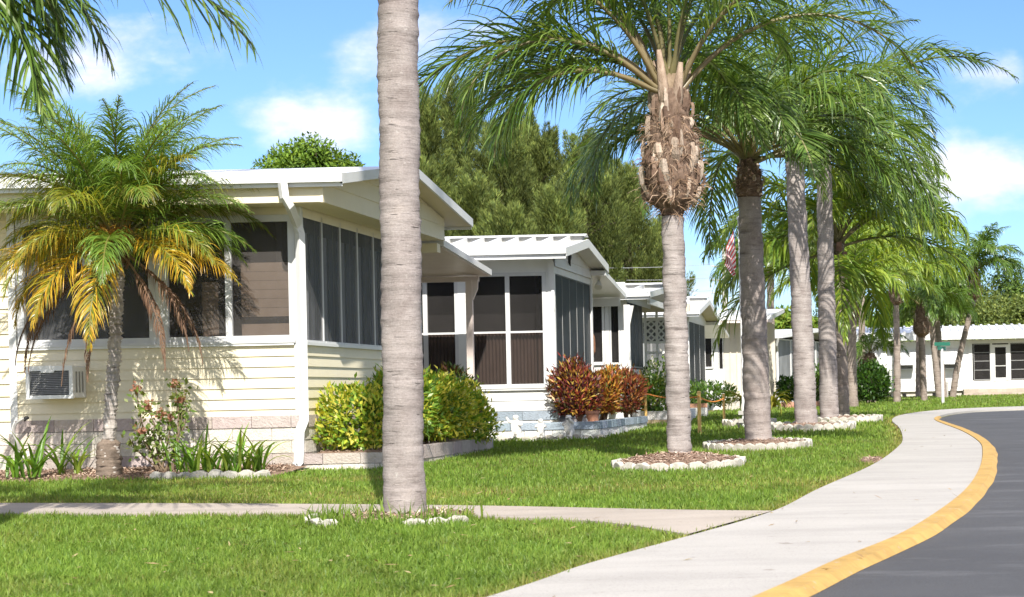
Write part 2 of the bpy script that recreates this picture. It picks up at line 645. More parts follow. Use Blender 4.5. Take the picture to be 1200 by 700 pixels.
# terrain
ys = np.concatenate([np.arange(-40, 6, 2), np.arange(6, 60, .5), np.arange(60, 140, 5), [160, 200, 300, 500, 900, 1600]])
xs = np.array([-900, -300, -120, -60, -30, -20, -10, 0, 10, 20, 40, 80, 200, 900.])
XX, YY = np.meshgrid(xs, ys)
V = np.stack([XX, YY, gz(YY)], -1).reshape(-1, 3)
nx = len(xs)
q = [(j * nx + i, j * nx + i + 1, (j + 1) * nx + i + 1, (j + 1) * nx + i) for j in range(len(ys) - 1) for i in range(nx - 1)]
tag(link('ground', npmesh('ground', V, q, mat=M_ground, smooth=True)), kind='structure')


def strip(name, A, B, dz, mat, thick=0.0, gap_every=None):
    mb = MB()
    n = len(A)
    up = lambda p, d: Vector((p.x, p.y, float(gz(p.y)) + d))
    vs, fs = [], []
    for a, b in zip(A, B):
        vs += [up(a, dz), up(b, dz)]
        if thick:
            vs += [up(a, dz - thick), up(b, dz - thick)]
    k = 4 if thick else 2
    for i in range(n - 1):
        o, p = i * k, (i + 1) * k
        fs.append((o, o + 1, p + 1, p))
        if thick:
            fs.append((o + 2, o, p, p + 2))
            fs.append((o + 1, o + 3, p + 3, p + 1))
    mb.add(vs, fs)
    return tag(mb.build(name, mat), kind='structure')


def lerp_strip(A, B, n):
    return [Vector(a).lerp(Vector(b), i / n) for i in range(n + 1) for a, b in [(A, B)]]


# kerb: a smooth band of constant width along the pavement's outer edge
def smooth(P, it):
    P = [p.copy() for p in P]
    for _ in range(it):
        P = [P[0]] + [(P[k - 1] + P[k] * 2 + P[k + 1]) / 4 for k in range(1, len(P) - 1)] + [P[-1]]
    return P


L_, R_ = smooth(L_, 6), smooth(R_, 14)
NK = len(K_) - 30          # yellow paint ends at the far bend
Kw = []
for i, r in enumerate(R_):
    a, b = R_[max(i - 1, 0)], R_[min(i + 1, len(R_) - 1)]
    t = (b - a)
    nrm = Vector((t.y, -t.x, 0)).normalized()
    wd = .166 + .006 * math.sin(r.y * 1.7) + .004 * math.sin(r.y * 4.3)
    if i > NK - 14: wd *= max(.45, 1 - (i - NK + 14) / 14)
    Kw.append(r + nrm * wd)
K_ = Kw
Rk1 = [r.lerp(k, .03) for r, k in zip(R_, K_)]
strip('sidewalk', L_, R_, .04, M_walk, .06)
mb = MB()
vs, fs = [], []
for i in range(len(K_)):
    a, b = Rk1[i], Kw[i]
    g = float(gz(a.y))
    m_ = a.lerp(b, .72)
    for p, h in ((a, -.01), (a, .048), (m_, .046), (b, .006)):
        vs.append(Vector((p.x, p.y, float(gz(p.y)) + h)))
for i in range(NK - 1):
    for k in range(3):
        fs.append((i * 4 + k, i * 4 + k + 1, (i + 1) * 4 + k + 1, (i + 1) * 4 + k))
mb.add(vs, fs)
tag(mb.build('kerb', M_kerb), kind='structure')
far = [Vector((max(60, k.x + 30), k.y, 0)) for k in K_]
strip('road', [k.lerp(r, .2) for k, r in zip(K_, R_)], far, .004, M_road)

# walkway from the pavement to the first home
pu = [gp(*p, .03) for p in [(-500, 589.5), (0, 589.5), (300, 590.2), (566, 592.6), (780, 597), (906, 598.5)]]
pl = [gp(*p, .03) for p in [(-500, 602.5), (0, 602), (300, 602), (480, 604), (686, 610), (806, 626)]]
n = 24
pu_, pl_ = catmull(pu, 6), catmull(pl, 6)
strip('walkway', pl_[:], [p for p in pu_], .03, M_path, .05)


# ------------------------------------------------------------------ exclusion shapes for the grass
def inside(poly, X, Y):
    P = np.array([(p[0], p[1]) for p in poly])
    r = np.zeros(len(X), bool)
    j = len(P) - 1
    for i in range(len(P)):
        xi, yi, xj, yj = P[i, 0], P[i, 1], P[j, 0], P[j, 1]
        c = ((yi > Y) != (yj > Y)) & (X < (xj - xi) * (Y - yi) / (yj - yi + 1e-12) + xi)
        r ^= c
        j = i
    return r


NOGRASS = [
    [(p.x, p.y) for p in L_] + [(p.x, p.y) for p in K_[::-1]],
    [(p.x, p.y) for p in pl_] + [(p.x, p.y) for p in pu_[::-1]],
    [(p.x, p.y) for p in K_] + [(p.x, p.y) for p in far[::-1]],
]
RINGS = []          # (x, y, rx, ry)
# ------------------------------------------------------------------ homes
def frameF(Y):            # front wall facing the viewer: s = world x, outward = -y
    return lambda s, d, z: Vector((s, Y - d, z))


def frameE(X):            # end wall facing the street: s = world y, outward = +x
    return lambda s, d, z: Vector((X + d, s, z))


def siding(mb, fr, s0, s1, z0, z1, lap=.125, out=.018):
    n = max(1, round((z1 - z0) / lap))
    h = (z1 - z0) / n
    for i in range(n):
        a, b = z0 + i * h, z0 + (i + 1) * h
        mb.quad(fr(s0, out, a), fr(s1, out, a), fr(s1, .003, b), fr(s0, .003, b))
        mb.quad(fr(s0, .003, a), fr(s1, .003, a), fr(s1, out, a), fr(s0, out, a))
    mb.quad(fr(s0, 0, z0), fr(s0, out, z0), fr(s0, .004, z1), fr(s0, 0, z1))
    mb.quad(fr(s1, 0, z0), fr(s1, 0, z1), fr(s1, .004, z1), fr(s1, out, z0))


def panel(mb, fr, s0, s1, z0, z1, d=.004, rib=None, rw=.02, rh=.012):
    mb.quad(fr(s0, d, z0), fr(s1, d, z0), fr(s1, d, z1), fr(s0, d, z1))
    if rib:
        s = s0 + rib
        while s < s1 - .02:
            mb.fbox(fr, s - rw / 2, s + rw / 2, d + .001, d + rh, z0, z1)
            s += rib


def blocks(mb, fr, s0, s1, z0, courses, bl=.42, th=.06, d0=0.0, proud=.0):
    """courses: list of (height, colour); split-face blocks laid with joints."""
    z = z0
    for ci, (h, c) in enumerate(courses):
        s = s0 - (bl / 2 if ci % 2 else 0)
        while s < s1:
            a, b = max(s, s0), min(s + bl, s1)
            if b - a > .03:
                k = random.uniform(.84, 1.08)
                mb.col = tuple(k * v * random.uniform(.97, 1.03) for v in c)
                j = random.uniform(0, .008) + proud * (ci == len(courses) - 1)
                mb.fbox(fr, a + .004, b - .004, d0 - th, d0 + j, z + .004, z + h - .003)
            s += bl
        z += h
    mb.col = (.42, .40, .38)
    mb.fbox(fr, s0, s1, d0 - th, d0 - .006, z0, z - .004)
    mb.col = (1, 1, 1)
    return z


def window(parent, fr, s0, s1, z0, z1, cols=1, trans=(), fw=.05, screen='screen_dark', frame='grey_white', backing='interior', blind=None, name='window', label=None, depth=.30, proud=.03, mull=.045, e0=None, e1=0.0):
    f = MB()
    f.fbox(fr, s0, s0 + fw, -.02, proud, z0, z1)
    f.fbox(fr, s1 - fw, s1, -.02, proud, z0, z1)
    f.fbox(fr, s0 + fw, s1 - fw, -.02, proud - .002, z0, z0 + fw)
    f.fbox(fr, s0 + fw, s1 - fw, -.02, proud - .002, z1 - fw, z1)
    wi = (s1 - s0 - 2 * fw)
    for i in range(1, cols):
        c = s0 + fw + wi * i / cols
        f.fbox(fr, c - mull / 2, c + mull / 2, -.018, proud - .006, z0 + fw, z1 - fw)
    for t in trans:
        f.fbox(fr, s0 + fw, s1 - fw, -.015, proud - .01, t - .016, t + .016)
    f.fbox(fr, s0 + .004, s1 - .004, proud, proud + .025, z0 - .012, z0 + .02)
    o = f.build(name, M[frame], parent)
    if label: o['label'] = label
    s = MB()
    s.quad(fr(s0 + fw, -.005, z0 + fw), fr(s1 - fw, -.005, z0 + fw), fr(s1 - fw, -.005, z1 - fw), fr(s0 + fw, -.005, z1 - fw))
    s.build('screen', M[screen], o)
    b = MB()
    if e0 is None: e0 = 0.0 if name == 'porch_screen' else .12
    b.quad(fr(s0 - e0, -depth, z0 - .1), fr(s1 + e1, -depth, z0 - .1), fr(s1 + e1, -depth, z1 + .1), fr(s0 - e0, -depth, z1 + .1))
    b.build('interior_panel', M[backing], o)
    for bd in (blind or []):
        k, a0, a1, b0, b1, mt = bd
        m = MB()
        if k == 'flat':
            n = max(1, round((b1 - b0) / .11))
            for i in range(n):
                h0, h1 = b0 + (b1 - b0) * i / n, b0 + (b1 - b0) * (i + 1) / n
                m.quad(fr(a0, -.09, h0), fr(a1, -.09, h0), fr(a1, -.075, h1 - .004), fr(a0, -.075, h1 - .004))
            m.build('blind', M[mt], o)
        else:            # pleated
            n = max(4, int((a1 - a0) / .028))
            for i in range(n):
                u0, u1 = a0 + (a1 - a0) * i / n, a0 + (a1 - a0) * (i + 1) / n
                g0, g1 = (-.09, -.065) if i % 2 else (-.065, -.09)
                m.quad(fr(u0, g0, b0), fr(u1, g1, b0), fr(u1, g1, b1), fr(u0, g0, b1))
            m.build('curtain', M[mt], o)
    return o


def gable_roof(parent, xl, xr, yf, yb, zf, zb, zr, th, name='roof', mat='white', soffit='soffit', ribs=None, yr=None, fascia=.17):
    """roof running along x; the gable faces the street (+x)."""
    yr = yr or (yf + yb) / 2
    r = MB()
    r.prism([(xl, yf, zf), (xl, yr, zr), (xl, yb, zb), (xl, yb, zb - th), (xl, yr, zr - th), (xl, yf, zf - th)], (xr - xl, 0, 0))
    ro = r.build(name, M[mat], parent)
    f = MB()                       # fascia boards: front, back, both rakes
    f.box(xl, xr + .02, yf - .028, yf - .001, zf - fascia, zf - .05)
    f.box(xl, xr + .03, yf - .075, yf - .03, zf - .085, zf + .012)
    for (ya, za, yb_, zb_) in ((yf - .028, zf, yr, zr), (yr, zr, yb, zb)):
        f.prism([(xr + .001, ya, za + .012), (xr + .001, yb_, zb_ + .012), (xr + .001, yb_, zb_ - fascia + .03), (xr + .001, ya, za - fascia + .03)], (.03, 0, 0))
    f.box(xl, xr, yb + .001, yb + .03, zb - fascia, zb)
    f.build('fascia', M['white_metal'], ro)
    if soffit:
        s = MB()
        s.prism([(xl, yf + .002, zf - th - .002), (xl, yr, zr - th - .002), (xl, yb - .002, zb - th - .002), (xl, yb - .002, zb - th - .014), (xl, yr, zr - th - .014), (xl, yf + .002, zf - th - .014)], (xr - xl - .004, 0, 0))
        s.build('soffit', M[soffit], ro)
    if ribs:
        k = MB()
        x = xl
        while x < xr - .05:
            k.prism([(x, yf + .03, zf + .002), (x, yr, zr + .002), (x, yr, zr + .085), (x, yf + .03, zf + .035)], (.035, 0, 0))
            k.prism([(x, yr, zr + .002), (x, yb - .03, zb + .002), (x, yb - .03, zb + .03), (x, yr, zr + .075)], (.035, 0, 0))
            x += ribs
        k.build('roof_rib', M['white_metal'], ro)
        c = MB()
        c.prism([(xl, yr - .16, zr + .058), (xl, yr, zr + .085), (xl, yr + .16, zr + .058), (xl, yr, zr + .105)], (xr - xl, 0, 0))
        c.build('ridge_cap', M['white_metal'], ro)
        c = MB()
        c.box(xl, xr - .06, yr - .10, yr + .10, zr - .01, zr + .06)
        c.build('ridge_gap_shade', M['louvre'], ro)  # grey box put in for the dark shaded gap under the cap
    return ro


def gable_wall(parent, X, y0, y1, zb, ztf, ztb, yr, zr, mat='cream', lap=None, d=0.0):
    mb = MB()
    if lap:
        z = zb
        top = lambda y: ztf + (zr - ztf) * (y - y0) / (yr - y0) if y < yr else zr + (ztb - zr) * (y - yr) / (y1 - yr)
        N = 24
        while z < zr:
            z1 = min(z + lap, zr)
            for i in range(N):
                ya, yb_ = y0 + (y1 - y0) * i / N, y0 + (y1 - y0) * (i + 1) / N
                ta, tb = top(ya), top(yb_)
                if max(ta, tb) <= z: continue
                mb.quad((X + d + .016, ya, min(z, ta)), (X + d + .016, yb_, min(z, tb)), (X + d + .004, yb_, min(z1, tb)), (X + d + .004, ya, min(z1, ta)))
                if min(ta, tb) > z:
                    mb.quad((X + d + .004, ya, z), (X + d + .004, yb_, z), (X + d + .016, yb_, z), (X + d + .016, ya, z))
            z = z1
    else:
        mb.quad((X + d, y0, zb), (X + d, y1, zb), (X + d, y1, ztb), (X + d, yr, zr), (X + d, y0, ztf))
    return mb.build('gable', M[mat], parent)


CREAMBLK = (.70, .65, .57)
PINKBLK = (.52, .45, .41)

# ======== home 1: cream siding, block skirting
Y1, X1 = 19.05, -6.72
F1, E1 = frameF(Y1), frameE(X1)
YB1 = 23.7
g1 = .155
h1 = empty('mobile_home', (X1 - 4, Y1 + 2, g1), 'cream mobile home with horizontal siding, stone block skirting and a window air conditioner', 'house', 'mobile homes along the street')
XL1 = xat(17, Y1)               # corner where the siding steps back
zsk, zsill, zwt, zev = .735, 1.565, 3.02, 3.29
mb = MB()
siding(mb, F1, XL1, X1 - .06, zsk, zsill, .127)
siding(mb, E1, Y1 + .06, YB1 - .05, zsk, zsill, .127)
siding(mb, frameF(Y1 + .22), XL1 - 7, XL1 - .05, zsk - .1, zwt + .3, .145, .022)
panel(mb, F1, XL1, X1, zwt - .01, zev - .05, .006)
panel(mb, E1, Y1, YB1, 3.0, zev - .05, .006)
mb.quad((XL1 - 7, YB1, .2), (X1, YB1, .2), (X1, YB1, 3.4), (XL1 - 7, YB1, 3.4))
mb.quad((XL1 - 7, Y1, .2), (XL1 - 7, YB1, .2), (XL1 - 7, YB1, 3.4), (XL1 - 7, Y1, 3.4))
mb.build('wall', M['cream'], h1)
mb = MB()                         # corner boards and sill ledge
mb.fbox(F1, X1 - .07, X1 + .025, -.05, .025, zsk, zev)
mb.fbox(F1, XL1 - .05, XL1 + .03, -.24, .025, zsk - .1, zev)
mb.fbox(F1, XL1 + .03, X1 - .07, -.02, .045, zsill, zsill + .035)
mb.fbox(E1, Y1 + .05, YB1 - .05, -.02, .045, zsill, zsill + .035)
mb.fbox(E1, YB1 - .08, YB1 + .02, -.05, .03, zsk, zev)
mb.build('trim', M['white'], h1)
mb = MB()
zz = blocks(mb, F1, XL1, X1 + .012, g1 - .1, [(.15, CREAMBLK), (.155, PINKBLK), (.145, CREAMBLK), (.14, CREAMBLK), (.14, PINKBLK)], .44, .1, .02, .012)
blocks(mb, E1, Y1 - .02, YB1, g1 - .1, [(.15, CREAMBLK), (.155, PINKBLK), (.145, CREAMBLK), (.14, CREAMBLK), (.14, PINKBLK)], .44, .1, .02, .012)
blocks(mb, frameF(Y1 + .22), XL1 - 7, XL1, g1 - .1, [(.15, CREAMBLK), (.155, CREAMBLK), (.145, CREAMBLK), (.14, CREAMBLK)], .44, .1, .02)
mb.build('skirting', M['block'], h1)
# windows on the front: two sliding units
xw = lambda p: xat(p, Y1, 330)
zz0 = zsill + .038
window(h1, F1, xw(21), xw(183), zz0, zwt, 2, screen='screen_grey', fw=.075, mull=.07, blind=[('pleat', xw(30), xw(60), zz0, zwt, 'curtain_dark')])
zbl = zat(300, 307, Y1)
window(h1, F1, xw(189.5), xw(347), zz0, zwt, 2, screen='screen_brown', fw=.075, mull=.07,
       blind=[('flat', xw(279), xw(336), zat(300, 371, Y1), zbl, 'blind_tan'), ('flat', xw(279), xw(336), zat(300, 396, Y1), zat(300, 379, Y1), 'blind_tan'),
              ('flat', xw(233), xw(252), zat(300, 396, Y1), zat(240, 330, Y1), 'blind_tan')])
mb = MB()
for a, b in ((183, 189.5),):
    mb.fbox(F1, xw(a) - .01, xw(b) + .01, -.05, .02, zz0, zwt)
mb.build('window_post', M['white'], h1)
# porch screens on the end wall
ye = lambda p: X1 * 2000 / (p - PX0)      # depth at which the end wall meets image column p
n = 7
ya, yb_ = Y1 + .10, YB1 - .08
for i in range(n):
    a, b = ya + (yb_ - ya) * i / n, ya + (yb_ - ya) * (i + 1) / n
    window(h1, E1, a + .002, b - .002, zz0, 3.06, 1, screen='screen_grey', fw=.012, proud=.006, frame='grey_white', backing='interior', name='porch_screen',
           blind=[('pleat', a + .10, a + .34, zz0, 2.85, 'curtain_grey'), ('pleat', a + .42, b - .1, zz0, 2.85, 'curtain_dark')])
# roof
XR1, YF1, YBK1 = -6.06, 18.5, 24.05
zf1, zr1, zb1 = 3.385, 3.83, 3.435
yr1 = 21.2
gable_roof(h1, XL1 - 7, XR1, YF1, YBK1, zf1, zb1, zr1, .08, yr=yr1, fascia=.13)
XG = -6.30
gable_wall(h1, XG, YF1 + .08, 23.5, 3.10, 3.29, 3.40, yr1, zr1 - .09, 'cream', .2)
mb = MB()                          # frieze, beam under the gable, boxed eave at the back
mb.box(XL1 - 7, XG, YF1 + .06, YF1 + .09, 3.10, 3.30)
mb.box(XG - .004, XG + .022, YF1 + .055, YF1 + .10, 3.095, 3.30)
mb.box(X1 + .03, XG - .10, 23.52, 23.68, 2.95, 3.07)
mb.box(XG - .03, XG, 23.5, 23.54, 3.10, 3.42)
mb.build('frieze', M['cream'], h1)
mb = MB()
mb.box(XL1 - 7, XG - .01, YF1 + .095, Y1 - .03, 3.105, 3.12)
mb.box(X1 + .03, XG - .01, Y1 - .028, 23.5, 3.105, 3.12)
mb.build('eave_board', M['cream'], h1)
# gutter elbow and downspout
mb = MB()
xd, yd = xat(340, 18.6, 230), 18.43
pd = Vector((xat(352, Y1, 270) + .02, Y1 - .07, 0))
P = [(xd - .02, yd, 3.30), (xd, yd, 3.14), (xd + .03, yd + .06, 3.06), (pd.x - .02, pd.y - .02, 2.90), (pd.x, pd.y, 2.80), (pd.x, pd.y, .72), (pd.x - .03, pd.y - .06, .60), (pd.x - .045, pd.y - .07, .26), (pd.x - .07, pd.y - .14, .21)]
mb.tube(P, .052, 4)
mb.build('downspout', M['white_metal'], h1)
mb = MB()
mb.box(P[-1][0] - .04, P[-1][0] + .04, P[-1][1] - .012, P[-1][1] - .004, P[-1][2] - .04, P[-1][2] + .04)
mb.build('downspout_mouth', M['dark'], h1)
# patio awning behind
aw = MB()
ax0, ax1 = X1 - 5, -6.37
aw.prism([(ax0, 23.75, 3.14), (ax0, 26.5, 2.91), (ax0, 26.5, 2.82), (ax0, 23.75, 3.05)], (ax1 - ax0, 0, 0))
awo = aw.build('awning', M['white_metal'], h1)
mb = MB()
mb.prism([(ax0, 23.8, 3.042), (ax0, 26.48, 2.818), (ax0, 26.48, 2.805), (ax0, 23.8, 3.03)], (ax1 - ax0 - .03, 0, 0))
mb.box(ax0, ax1 - .16, 26.3, 26.36, 2.72, 2.80)
mb.build('awning_soffit', M['pink_white'], awo)
px_ = xat(552, 26.3, 400)
mb = MB()
mb.box(px_ - .05, px_ + .05, 26.22, 26.29, .2, 2.74)
mb.prism([(px_ + .05, 26.23, 2.74), (px_ + .14, 26.23, 2.74), (px_ + .13, 26.23, 2.60), (px_ + .07, 26.23, 2.46), (px_ + .05, 26.23, 2.42)], (0, .05, 0))
mb.build('awning_post', M['pink_white'], h1)
NOGRASS.append([(XL1 - 8, Y1 - .02), (X1 + .05, Y1 - .02), (X1 + .05, 26.5), (XL1 - 8, 26.5)])

# air conditioner through the wall
ax, aw_ = xat(49, Y1, 450), .50
acr = empty('air_conditioner', (ax + .25, Y1 - .15, .95), 'white window air conditioner sticking out of the cream siding', 'air conditioner')
ac0, ac1 = zat(70, 467, Y1), zat(70, 430, Y1)
yo = Y1 - .33
mb = MB()
mb.box(ax, ax + aw_, yo + .03, Y1 - .005, ac0, ac1)
mb.build('case', M['ac_white'], acr, bevel=.012)
mb = MB()
mb.box(ax - .01, ax + aw_ + .005, yo, yo + .028, ac0 - .005, ac0 + .035)
mb.box(ax - .01, ax + aw_ + .005, yo, yo + .028, ac1 - .05, ac1 + .005)
mb.box(ax - .01, ax + .03, yo, yo + .028, ac0 + .035, ac1 - .05)
mb.box(ax + aw_ - .035, ax + aw_ + .005, yo, yo + .028, ac0 + .035, ac1 - .05)
mb.box(ax + .16, ax + .30, yo - .002, yo + .026, ac1 - .07, ac1 - .048)
mb.build('front_frame', M['ac_white'], acr)
mb = MB()
nn = 13
for i in range(nn):
    z = ac0 + .045 + (ac1 - ac0 - .10) * i / nn
    mb.quad((ax + .03, yo + .004, z), (ax + aw_ - .035, yo + .004, z), (ax + aw_ - .035, yo + .022, z + .016), (ax + .03, yo + .022, z + .016))
mb.build('grille', M['louvre'], acr)
mb = MB()
mb.quad((ax + .03, yo + .029, ac0 + .03), (ax + aw_ - .03, yo + .029, ac0 + .03), (ax + aw_ - .03, yo + .029, ac1 - .03), (ax + .03, yo + .029, ac1 - .03))
mb.build('grille_back', M['dark'], acr)
mb = MB()
for k in range(3):
    mb.box(ax + aw_ + .0005, ax + aw_ + .004, yo + .08 + k * .07, yo + .11 + k * .07, ac0 + .06, ac1 - .06)
mb.build('side_vent', M['louvre'], acr)

# block planter beside the first home
pl1 = empty('planter', (-6.2, 19.5, .16), 'low pinkish block planter wall along the cream home, holding the yellow green hedge', 'planter')
mb = MB()
xp1 = -5.66
blocks(mb, frameF(18.98), X1 + .03, xp1, .06, [(.17, CREAMBLK), (.12, PINKBLK)], .42, .12, 0, .012)
blocks(mb, frameE(xp1), 18.98, 23.3, .06, [(.17, CREAMBLK), (.16, PINKBLK)], .42, .12, 0, .012)
blocks(mb, frameF(23.3), X1, xp1, .06, [(.17, CREAMBLK), (.16, PINKBLK)], .42, .12, 0, .012)
mb.build('block_wall', M['block'], pl1)
NOGRASS.append([(X1 - .1, 18.95), (xp1 + .04, 18.95), (xp1 + .04, 23.4), (X1 - .1, 23.4)])

# ======== home 2: white, standing rib roof
Y2, X2, YB2 = 27.5, -5.62, 30.75
F2, E2 = frameF(Y2), frameE(X2)
xw2 = lambda p: xat(p, Y2, 390)
z2 = lambda py, px=600: zat(px, py, Y2)
h2 = empty('mobile_home', (X2 - 3, Y2 + 1.6, .28), 'white mobile home with ribbed metal roof, dark screen porch and blue capped skirting', 'house', 'mobile homes along the street')
zs2, zk2, zt2, ze2 = 1.03, .70, 2.93, 3.08
mb = MB()
siding(mb, F2, -12, X2 - .05, zk2, zs2, .16, .014)
siding(mb, E2, Y2 + .05, YB2, zk2, zs2, .16, .014)
panel(mb, F2, -12, X2, zt2, ze2 + .12, .006)
panel(mb, E2, Y2, YB2, zt2 - .02, ze2 + .1, .006)
mb.quad((-12, YB2, .2), (X2, YB2, .2), (X2, YB2, 3.2), (-12, YB2, 3.2))
mb.quad((-12, Y2, .2), (-12, YB2, .2), (-12, YB2, 3.2), (-12, Y2, 3.2))
mb.build('wall', M['white'], h2)
mb = MB()
mb.fbox(F2, X2 - .09, X2 + .02, -.05, .03, zk2, ze2)
mb.fbox(F2, xw2(540) - .03, xw2(549), -.05, .035, zk2, ze2)
mb.fbox(F2, xw2(641) + .001, X2 - .091, -.06, .02, zs2, ze2)
mb.fbox(F2, xw2(549) + .001, xw2(550.5) - .001, -.06, .02, zs2, ze2)
mb.fbox(F2, -12, X2 - .09, -.02, .045, zs2, zs2 + .04)
mb.fbox(E2, Y2 + .04, YB2, -.02, .045, zs2, zs2 + .04)
mb.fbox(E2, YB2 - .06, YB2 + .02, -.05, .03, zk2, ze2)
mb.prism([F2(X2 - .09, .031, ze2), F2(X2 + .02, .031, ze2), F2(X2 + .02, .031, ze2 - .8), F2(X2 - .05, .031, ze2 - .3)], (0, -.02, 0))
mb.build('trim', M['white'], h2)
BLUE, WB = (.36, .43, .50), (.82, .82, .80)
mb = MB()
blocks(mb, F2, -12, X2 + .04, .2, [(.18, WB), (.165, WB), (.15, BLUE)], .45, .1, .05, .01)
blocks(mb, E2, Y2 - .05, YB2, .2, [(.18, WB), (.165, WB), (.15, BLUE)], .45, .1, .05, .01)
mb.build('skirting', M['block'], h2)
wz = zs2 + .042
tr = z2(389.5, 600)
mid = [('pleat', xw2(556), xw2(640), wz, tr + .01, 'blind_brown')]
window(h2, F2, xw2(550.5), xw2(641), wz, zt2, 2, (tr,), fw=.06, blind=mid, backing='interior', mull=.07)
window(h2, F2, xw2(460), xw2(541) - .04, wz, zt2, 2, (tr,), fw=.06, mull=.07, blind=[('pleat', xw2(462), xw2(538), wz, tr + .01, 'blind_brown')])
n = 5
for i in range(n):
    a, b = Y2 + .05 + (YB2 - Y2 - .12) * i / n, Y2 + .05 + (YB2 - Y2 - .12) * (i + 1) / n
    window(h2, E2, a + .001, b - .001, wz, zt2 - .03, 1, fw=.005, proud=.002, frame='louvre', screen='screen_black', name='porch_screen', blind=[('pleat', a + .03, b - .03, wz, zt2 - .06, 'curtain_dark')])
gable_roof(h2, -12, -5.33, 27.0, 30.85, 3.26, 3.26, 3.56, .08, ribs=.29, soffit='white', fascia=.16)
gable_wall(h2, X2 + .02, Y2, YB2, ze2 - .06, 3.2, 3.2, 28.93, 3.46, 'white', .15)
mb = MB()                          # small black lizard ornament on the gable
lz = Vector((X2 + .05, 28.6, 3.22))
mb.tube([lz + Vector((0, .02, .13)), lz + Vector((.004, 0, .09)), lz + Vector((.004, .015, .03)), lz + Vector((0, -.01, -.04)), lz + Vector((0, .05, -.10)), lz + Vector((0, .11, -.11))], [.018, .03, .034, .026, .012, .005], 7)
for s, zz_ in ((1, .06), (-1, .06), (1, -.03), (-1, -.03)):
    mb.tube([lz + Vector((0, 0, zz_)), lz + Vector((.006, .06 * s, zz_ + .02)), lz + Vector((.004, .08 * s, zz_ + .05))], .009, 5)
tag(mb.build('wall_ornament', M['black']), 'small black lizard ornament on the white gable above the dark screens', 'ornament')
aw = MB()
ax0, ax1 = -10, -5.32
aw.prism([(ax0, 30.6, 3.16), (ax0, 32.9, 2.86), (ax0, 32.9, 2.77), (ax0, 30.6, 3.07)], (ax1 - ax0, 0, 0))
aw.box(ax0, ax1 - .1, 32.7, 32.76, 2.62, 2.77)
aw.build('awning', M['white_metal'], h2)
mb = MB()
xq = xat(736, 32.7, 400)
mb.box(xq - .06, xq + .05, 32.62, 32.69, .3, 2.64)
mb.prism([(xq + .05, 32.63, 2.62), (xq + .13, 32.63, 2.62), (xq + .05, 32.63, 2.25)], (0, .05, 0))
mb.build('awning_post', M['white'], h2)
# eave box with a flood lamp
lamp = MB()
lamp.tube([(X2 + .1, 31.1, 3.02), (X2 + .1, 31.05, 2.98), (X2 + .1, 30.98, 2.88)], [.02, .035, .075], 10)
lamp.build('flood_light', M['white_metal'], h2)
NOGRASS.append([(-12, Y2 - .1), (X2 + .1, Y2 - .1), (X2 + .1, 33), (-12, 33)])

# planter of home 2
pl2 = empty('planter', (-5.4, 27, .28), 'low white block planter with blue cap stones in front of the ribbed roof home', 'planter')
mb = MB()
blocks(mb, frameF(26.35), -7.6, -4.72, .14, [(.265, WB), (.12, BLUE)], .43, .14, 0, .014)
blocks(mb, frameE(-4.72), 26.35, 31.2, .14, [(.265, WB), (.12, BLUE)], .43, .14, 0, .014)
mb.build('block_wall', M['block'], pl2)
NOGRASS.append([(-7.7, 26.3), (-4.68, 26.3), (-4.68, 31.3), (-7.7, 31.3)])

# ======== home 3
Y3, X3 = 34.6, -5.62
F3, E3 = frameF(Y3), frameE(X3)
xw3 = lambda p: xat(p, Y3, 400)
z3 = lambda py, px=715: zat(px, py, Y3)
h3 = empty('mobile_home', (X3 - 3, Y3 + 1.6, .33), 'white mobile home with charcoal curtained porch and flat white roof', 'house', 'mobile homes along the street')
YB3 = 36.8
mb = MB()
zs3 = z3(427)
zt3 = z3(350)
panel(mb, F3, -11, X3, .3, zs3, .006)
panel(mb, F3, -11, X3, zt3, 3.2, .006)
panel(mb, E3, Y3, YB3, .3, zs3 - .1, .006)
panel(mb, E3, Y3, YB3, zt3 + .05, 3.1, .006)
mb.quad((-11, YB3, .2), (X3, YB3, .2), (X3, YB3, 3.1), (-11, YB3, 3.1))
mb.quad((-11, Y3, .2), (-11, YB3, .2), (-11, YB3, 3.1), (-11, Y3, 3.1))
mb.build('wall', M['white'], h3)
mb = MB()
mb.fbox(F3, X3 - .10, X3 + .02, -.05, .03, .4, 3.1)
mb.fbox(F3, xw3(709.5), xw3(714.5), -.05, .03, .4, 3.1)
mb.fbox(F3, xw3(727), X3 - .1, -.05, .02, .4, 3.1)
mb.build('trim', M['white'], h3)
window(h3, F3, xw3(690), xw3(709), zs3, zt3, 1, fw=.05, frame='white')
window(h3, F3, xw3(715), xw3(727), zs3, zt3, 1, fw=.03, frame='white')
n = 4
for i in range(n):
    a, b = Y3 + .05 + (YB3 - Y3 - .1) * i / n, Y3 + .05 + (YB3 - Y3 - .1) * (i + 1) / n
    window(h3, E3, a + .001, b - .001, zs3 - .06, zt3, 1, fw=.005, proud=.002, frame='louvre', screen='screen_black', name='porch_screen', blind=[('pleat', a + .03, b - .03, zs3, zt3 - .03, 'curtain_dark')])
gable_roof(h3, -11, -5.05, 34.0, 38.6, 2.95, 2.95, 3.18, .09, ribs=.5, soffit='white', fascia=.14)
gable_wall(h3, X3 + .02, Y3, 38.3, 2.8, 2.9, 2.9, 36.3, 3.1, 'white')
mb = MB()
mb.box(-5.12, -5.06, 34.2, 38.4, 2.72, 2.84)
mb.build('eave_beam', M['white'], h3)
